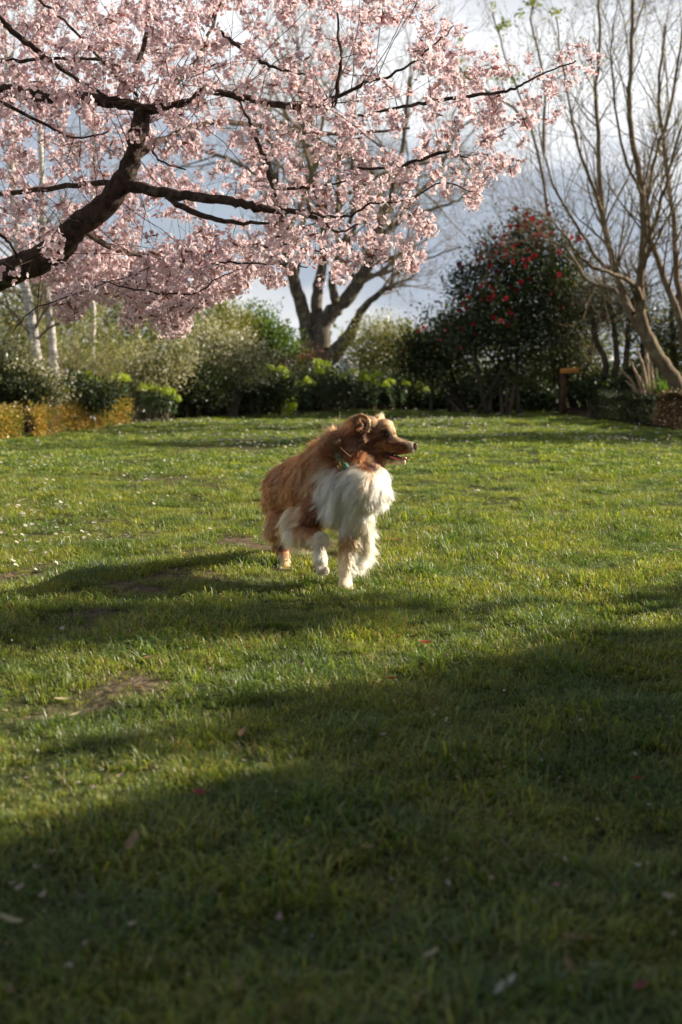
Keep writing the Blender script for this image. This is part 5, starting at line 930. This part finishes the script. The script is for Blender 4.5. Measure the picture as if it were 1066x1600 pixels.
    for v in range(8):
        gg = np.random.default_rng(500 + v); q = MB(); nf = [18, 14, 20, 16, 12, 19, 15, 21][v]
        for f_ in range(nf):
            dv = unit(gg.normal(size=3) + [0, 0, -.25]); c = dv * gg.uniform(.022, .052); R_ = gg.uniform(.0115, .0155); nrm = unit(dv + gg.normal(size=3) * .5); u_ = unit(np.cross(nrm, gg.normal(size=3))); w_ = np.cross(nrm, u_)
            tube(q, [np.zeros(3), c], [.0006, .0008], 3, srgb(120, 90, 60)); pc = np.array(PK[gg.integers(0, 4)]) * gg.uniform(.9, 1.04)
            for p_ in range(5):
                a = p_ * 1.2566; ax = u_ * math.cos(a) + w_ * math.sin(a); sd = -u_ * math.sin(a) + w_ * math.cos(a); V = np.array([c, c + ax * R_ * .62 + sd * R_ * .48 + nrm * R_ * .12, c + ax * R_ + nrm * R_ * .28, c + ax * R_ * .62 - sd * R_ * .48 + nrm * R_ * .12]); cc = np.array([srgb(224, 178, 186) , pc, pc * 1.03, pc]); q.add(V, [[0, 1, 2, 3]], cc)
        for f_ in range(2):
            dv = unit(gg.normal(size=3)); c = dv * .035; leaf_quads(q, c[None] * .02, dv[None], gg.normal(size=(1, 3)), [.05], [.011], srgb(140, 95, 65) if f_ else srgb(150, 85, 80))
        protos_.append((np.concatenate(q.v), np.concatenate([np.pad(f, ((0, 0), (0, 0))) for f in q.f if f.shape[1] == 4]), np.concatenate(q.c), q))
    meshes = []
    for V, Fq, C, q in protos_: me = q.mesh('blossom_cluster'); me.materials.append(M_petal); meshes.append(me)
    CP = np.array([c for c, d in cl]); n = len(CP); pv = to_px(CP); vis = (pv[:, 0] > 0) & (pv[:, 0] < 1066) & (pv[:, 1] > 0)
    order = np.argsort(np.where(vis, CP[:, 1], 99)); big = set(order[:300].tolist()); rest = MB(); off = wloc(root); kinds_ = g.integers(0, 8, n); scs = g.uniform(.75, 1.3, n) * CLS
    for i in range(n):
        e = Euler((g.normal() * .4, g.normal() * .4, g.uniform(0, 6.283))); s = scs[i]; v = int(kinds_[i])
        if i in big:
            o = bpy.data.objects.new('blossom_cluster', meshes[v]); COL.objects.link(o); o.parent = root; o.location = tuple(CP[i] - off); o.rotation_euler = e; o.scale = (s, s, s)
        else:
            V, Fq, C, q = protos_[v]; rest.add(V @ np.array(e.to_matrix()).T * s + CP[i], Fq, C * np.clip(1 + g.normal() * .05, .85, 1.08))
    rest.build('blossom', M_petal, root, kind='stuff')
    print('cherry clusters', n)
NCL, CLS = 3700, 1.0
cherry()
# ------------------------------------------------------------------ daisies, petals, leaves and twigs on the lawn
def small():
    g = np.random.default_rng(600); fd = Field(601, .75, 2, 14, 3)
    def daisy_mesh(r, h, hi=True):
        q = MB(); n = 9 if hi else 6; tube(q, [(0, 0, 0), (.003, 0, h * .6), (.002, -.002, h)], .0009, 3, srgb(110, 130, 60))
        for k in range(n):
            a = k * 6.283 / n; leaf_quads(q, np.array([[.002, -.002, h]]), np.array([[math.cos(a), math.sin(a), .22 * (k % 2) + .05]]), np.array([[0, 0, 1.]]), [r], [r * .55], srgb(236, 234, 228))
        a = np.arange(6) * 1.047; c = np.array([.002, -.002, h + .0015]); q.add(np.concatenate([c + np.stack([np.cos(a), np.sin(a), 0 * a], 1) * r * .32, [c + [0, 0, r * .16]]]), np.array([[i, (i + 1) % 6, 6] for i in range(6)]), srgb(215, 175, 60)); return q
    n = 52000; P = np.stack([g.uniform(-9, 9, n), 5.5 + 21.5 * g.uniform(0, 1, n) ** .8, np.zeros(n)], 1); P = P[(P[:, 1] < edge(P[:, 0]) - .1)]
    px = to_px(P); w = np.zeros(len(P))
    for (x, y, sx, sy, k) in ((90, 715, 160, 16, .9), (300, 690, 160, 14, .9), (100, 770, 130, 22, .55), (80, 805, 90, 14, 1.4), (30, 740, 70, 16, .9), (260, 740, 120, 12, .7), (170, 660, 120, 8, .7), (400, 665, 120, 10, .8), (750, 665, 160, 14, .7), (820, 690, 180, 12, .8), (860, 680, 120, 8, .8), (1000, 720, 100, 24, .25), (700, 650, 200, 8, .7), (90, 850, 120, 18, .7), (130, 895, 120, 8, .9), (380, 745, 60, 8, .8), (770, 740, 130, 30, .12)):
        w = np.maximum(w, k * np.exp(-(((px[:, 0] - x) / sx) ** 2 + ((px[:, 1] - y) / sy) ** 2)))
    w = np.clip(w * 1.1 + .03, 0, 1.4) * np.clip(.45 + .55 * fd(P * 2.2), 0, 1.6) * np.clip(12 / P[:, 1], .55, 1.6); P = P[g.uniform(0, 1, len(P)) < w * .85]; P[:, 2] = gz(P[:, 0], P[:, 1]); px = to_px(P)
    vis = (px[:, 0] > 0) & (px[:, 0] < 1066); order = np.argsort(np.where(vis, P[:, 1], 99)); print('daisies', len(P), vis.sum())
    ms = [daisy_mesh(.0135, .058).mesh('daisy'), daisy_mesh(.012, .050).mesh('daisy'), daisy_mesh(.0145, .064).mesh('daisy')]
    for m_ in ms: m_.materials.append(M_white_l)
    for i in order[:300]:
        o = bpy.data.objects.new('daisy', ms[g.integers(0, 3)]); COL.objects.link(o); o.location = tuple(P[i]); s = g.uniform(.8, 1.15); o.scale = (s, s, s); o.rotation_euler = (g.normal() * .3 + .25, g.normal() * .3, g.uniform(0, 6.28))
        zx, zy = px[i]; zone = 'left' if zx < 200 else ('left of the dog' if zx < 410 else ('behind the dog' if zx < 600 else ('right of the dog' if zx < 830 else 'right')))
        band = 'nearest' if zy > 830 else ('middle' if zy > 760 else 'farther'); tag(o, 'small white lawn daisy of the %s ones, %s' % (band, 'at the ' + zone + ' side' if zone in ('left', 'right') else zone), 'daisy', 'white daisies, %s, %s' % (band, zone))
    q = MB(); dm = daisy_mesh(.018, .060, False)
    for i in order[300:]:
        e = np.array(Euler((g.normal() * .3 + .3, g.normal() * .3, g.uniform(0, 6.28))).to_matrix()); s = g.uniform(.85, 1.25)
        for v, c in zip([np.concatenate(dm.v)], [np.concatenate(dm.c)]):
            V = v @ e.T * s + P[i]; base = q.n; q.v.append(V); q.c.append(c); q.n += len(V)
            for f in dm.f: q.f.append(f + base)
    o = q.build('daisies', M_white_l, None, origin=(0, 14, 0)); tag(o, 'white haze of distant daisies across the back of the lawn', 'daisies', kind='stuff')
    # petals, leaves
    pm = []
    for r, col in ((.011, srgb(226, 190, 190)), (.014, srgb(232, 208, 205)), (.010, srgb(205, 140, 150)), (.016, srgb(225, 212, 200))):
        q = MB(); t = np.linspace(0, 6.283, 8, endpoint=False); rim = np.stack([np.cos(t) * r * (1 + .25 * np.cos(t)), np.sin(t) * r * .7, .25 * r * np.cos(2 * t) + .003], 1); q.add(np.concatenate([rim, [[0, 0, 0.001]]]), np.array([[i, (i + 1) % 8, 8] for i in range(8)]), col); m_ = q.mesh('fallen_petal'); m_.materials.append(M_petal); pm.append(m_)
    n = 2200; LP = np.stack([g.uniform(-6, 5, n), 2 + 13 * g.uniform(0, 1, n) ** .8, np.zeros(n)], 1); LP = LP[g.uniform(0, 1, n) < np.clip(.55 + .3 * fd(LP * 1.5), .05, 1)]; n = len(LP); LP[:, 2] = gz(LP[:, 0], LP[:, 1]) + g.uniform(.012, .034, n); s_ = g.uniform(.007, .015, n); q = MB()
    leaf_quads(q, LP, g.normal(size=(n, 3)) * [1, 1, .3], g.normal(size=(n, 3)) * .4 + [0, 0, 1], s_, s_ * .8, np.array([srgb(226, 200, 200), srgb(235, 222, 218), srgb(205, 160, 165), srgb(190, 160, 135)])[g.integers(0, 4, n)]); o = q.build('petal_litter', M_petal, None, origin=(0, 6, 0)); tag(o, 'tiny blown cherry petals sprinkled thinly through the turf', 'petals', kind='stuff')
    def drop(me_, name, lab, cat, grp, px, py, s=1.0, lift=.030, rot=None):
        p_ = ground(px, py); o = bpy.data.objects.new(name, me_); COL.objects.link(o); o.location = (p_[0], p_[1], float(gz(p_[0], p_[1])[0]) + lift); o.scale = (s, s, s); o.rotation_euler = rot or (g.normal() * .35, g.normal() * .35, g.uniform(0, 6.28)); tag(o, lab, cat, grp); return o
    def petal(px, py, s, lift=.030):
        k = g.integers(0, 4); zone = 'in the sunlit middle' if py < 1080 else ('in deep front shade' if py > 1350 else 'near the shade edge'); side = 'left' if px < 355 else ('right' if px > 710 else 'centre')
        lab = '%s cherry petal fallen %s, %s of the lawn' % (['pale pink', 'pinkish white', 'deep pink', 'off-white'][k], zone, side); drop(pm[k], 'fallen_petal', lab, 'petal', 'fallen petals ' + zone + ' ' + side, px, py, s * .62, .024)
    spots = [(130, 1252), (145, 1258), (80, 1350), (65, 1412), (250, 1386), (208, 1345), (397, 1357), (425, 1392), (447, 1382), (433, 1455), (398, 1468), (437, 1330), (208, 1478), (108, 1540), (236, 1532), (242, 1530), (400, 1405), (430, 1553), (672, 1290), (680, 1278), (769, 1394), (873, 1405), (885, 1410), (885, 1360), (760, 1255), (641, 1250), (655, 1195), (704, 1140), (810, 1145), (853, 1163), (938, 1133), (1040, 1428), (925, 1533), (935, 1290), (1012, 1261), (785, 1556), (780, 1552), (460, 935), (470, 912), (345, 1160), (480, 1045), (560, 1010), (700, 1030), (610, 985), (740, 1020), (300, 1040), (248, 1280), (60, 1365), (15, 1395), (30, 1400), (130, 1410), (45, 1235), (880, 1500), (860, 1330), (990, 1380), (600, 1160), (500, 1250), (555, 1335), (20, 1570), (990, 1190), (700, 1180), (960, 1060), (350, 940), (100, 985), (95, 1000), (240, 965), (330, 985), (180, 955), (420, 905)]
    for (x, y) in spots: petal(x + g.normal() * 3, y + g.normal() * 3, g.uniform(.7, 1.2) * (1 if y < 1400 else 1.15))
    for i in range(170): petal(g.uniform(0, 1066), g.uniform(900, 1590), g.uniform(.35, .7), .026)
    q = MB(); n = 9000; LP = np.stack([g.uniform(-4, 3, n), g.uniform(1.8, 11, n), np.zeros(n)], 1); LP = LP[g.uniform(0, 1, n) < np.clip(bareness(LP[:, :2]) * 1.1, .10, 1)]; n = len(LP); LP[:, 2] = gz(LP[:, 0], LP[:, 1]) + g.uniform(.003, .03, n) * (1 - bareness(LP[:, :2]) * .9); s_ = g.uniform(.008, .032, n)
    leaf_quads(q, LP, g.normal(size=(n, 3)) * [1, 1, .12], g.normal(size=(n, 3)) * .3 + [0, 0, 1], s_, s_ * g.uniform(.12, .6, n), np.array([srgb(150, 120, 90), srgb(190, 165, 125), srgb(110, 80, 60), srgb(170, 140, 100), srgb(130, 70, 50)])[g.integers(0, 5, n)]); o = q.build('leaf_litter', M_leaf, None, origin=(-.8, 5, 0)); tag(o, 'dry leaf bits and straw scattered over bare places in the lawn', 'litter', kind='stuff')
    def leaf_mesh(l, w, col, curl=.25, name='fallen_leaf'):
        q = MB(); t = np.linspace(0, 1, 6); hw = w * np.sin(np.pi * np.clip(t, .04, .97)) ** .8 * .5; z = curl * l * (t - .5) ** 2 * 2 + .003; cen = np.stack([t * l - l / 2, .04 * l * np.sin(t * 5), z], 1); a = cen + np.stack([0 * t, hw, hw * .5], 1); b_ = cen - np.stack([0 * t, hw, -hw * .5], 1); V = np.concatenate([cen, a, b_]); k = np.arange(5)[:, None]
        q.add(V, np.concatenate([np.concatenate([k, k + 1, k + 7, k + 6], 1), np.concatenate([k + 1, k, k + 12, k + 13], 1)]), col); m_ = q.mesh(name); m_.materials.append(M_leaf); return m_
    BR, RD, PL, TN = srgb(150, 115, 85), srgb(150, 60, 45), srgb(205, 190, 150), srgb(170, 135, 95)
    for (lab, x, y, l, w, c, rz) in (('curled tan dead leaf on the grass right of the dog', 620, 851, .085, .035, BR, .2), ('long straw coloured leaf lying by the bare patch on the left', 126, 1137, .055, .016, PL, .5), ('reddish brown dead leaf in the grass below the dog', 665, 1021, .045, .025, RD, .3), ('small red dead leaf in the sunny grass under the dog', 612, 1071, .04, .022, RD, 0.), ('tan narrow leaf in shade at the lower left', 208, 1345, .05, .018, TN, 1.4), ('rusty dead leaf in the front shade', 312, 1267, .03, .02, RD, .4),
                                     ('pale curved leaf low on the left edge', 18, 1472, .05, .014, PL, 2.8), ('pale dead leaf standing in the lit grass', 379, 1168, .05, .016, BR, 1.4), ('long whitish leaf at the very bottom, right of the middle', 787, 1583, .055, .014, srgb(215, 215, 200), .9), ('yellowish leaf near the bottom of the lawn', 887, 1548, .035, .015, TN, 2.2), ('brown leaf beside the small bare patch in shade', 573, 1363, .035, .016, TN, .9), ('pale yellow leaf in the front shade', 672, 1527, .04, .012, PL, 1.0),
                                     ('curled brown leaf near the end of the long twig', 890, 1500, .05, .014, TN, .5), ('orange dead leaf in the deep shade on the right', 995, 1228, .03, .018, RD, .1), ('dry leaf between the dog and the shadow on the left', 235, 1055, .05, .02, BR, .8), ('dry narrow leaf on the bare patch at left', 100, 1110, .05, .014, PL, .3), ('light dead leaf left of the lifted paw', 372, 876, .04, .015, PL, .6), ('buff leaf lying right of the standing paw', 600, 912, .05, .016, BR, .2), ('dry twiggy leaf at the right edge in the sun', 1050, 868, .06, .012, PL, .1), ('small brown leaf near the lower right corner', 1000, 1585, .03, .016, RD, .8)):
        drop(leaf_mesh(l, w, c), 'fallen_leaf', lab, 'leaf', 'dead leaves on the lawn', x, y, 1, .034, (g.normal() * .15, g.normal() * .2, rz))
    def twig(pts, lab, r=.0022):
        G = [ground(a, b_) for a, b_ in pts]; G = [p_ + [0, 0, float(gz(p_[0], p_[1])[0]) + .036 + g.normal() * .003] for p_ in G]; P = catmull(G, 5); q = MB(); tube(q, P, np.linspace(r, r * .5, len(P)), 5, knob=.1); o = q.build('fallen_twig', M_stem_t, None, smooth=True, origin=(G[0][0], G[0][1], 0)); tag(o, lab, 'twig', 'fallen twigs')
    twig([(548, 1224), (590, 1232), (640, 1248), (680, 1272), (725, 1298), (780, 1313)], 'long thin twig lying slantwise in the front shade')
    twig([(783, 1340), (805, 1362), (832, 1388)], 'short twig piece beyond the lower end of the long twig', .002)
    twig([(575, 1128), (572, 1165), (560, 1195), (549, 1222)], 'thin twig running up from the left end of the long twig', .0014)
    twig([(1035, 872), (1066, 866), (1100, 872)], 'dry twig in the sun at the right edge', .002)
    twig([(600, 1100), (650, 1104), (700, 1106)], 'faint straight twig at the edge of the shade', .0012)
    twig([(640, 812), (628, 806), (618, 818)], 'pale bit of twig on the grass right of the dog', .0016)
M_white_l = leaf_mat('daisy_petal', trans=.25, gloss=.02, tgain=(1, 1, 1))
M_stem_t = bark_mat('dead_twig', (.10, .07, .045), (.26, .18, .12), 60, bump=.2)
small()
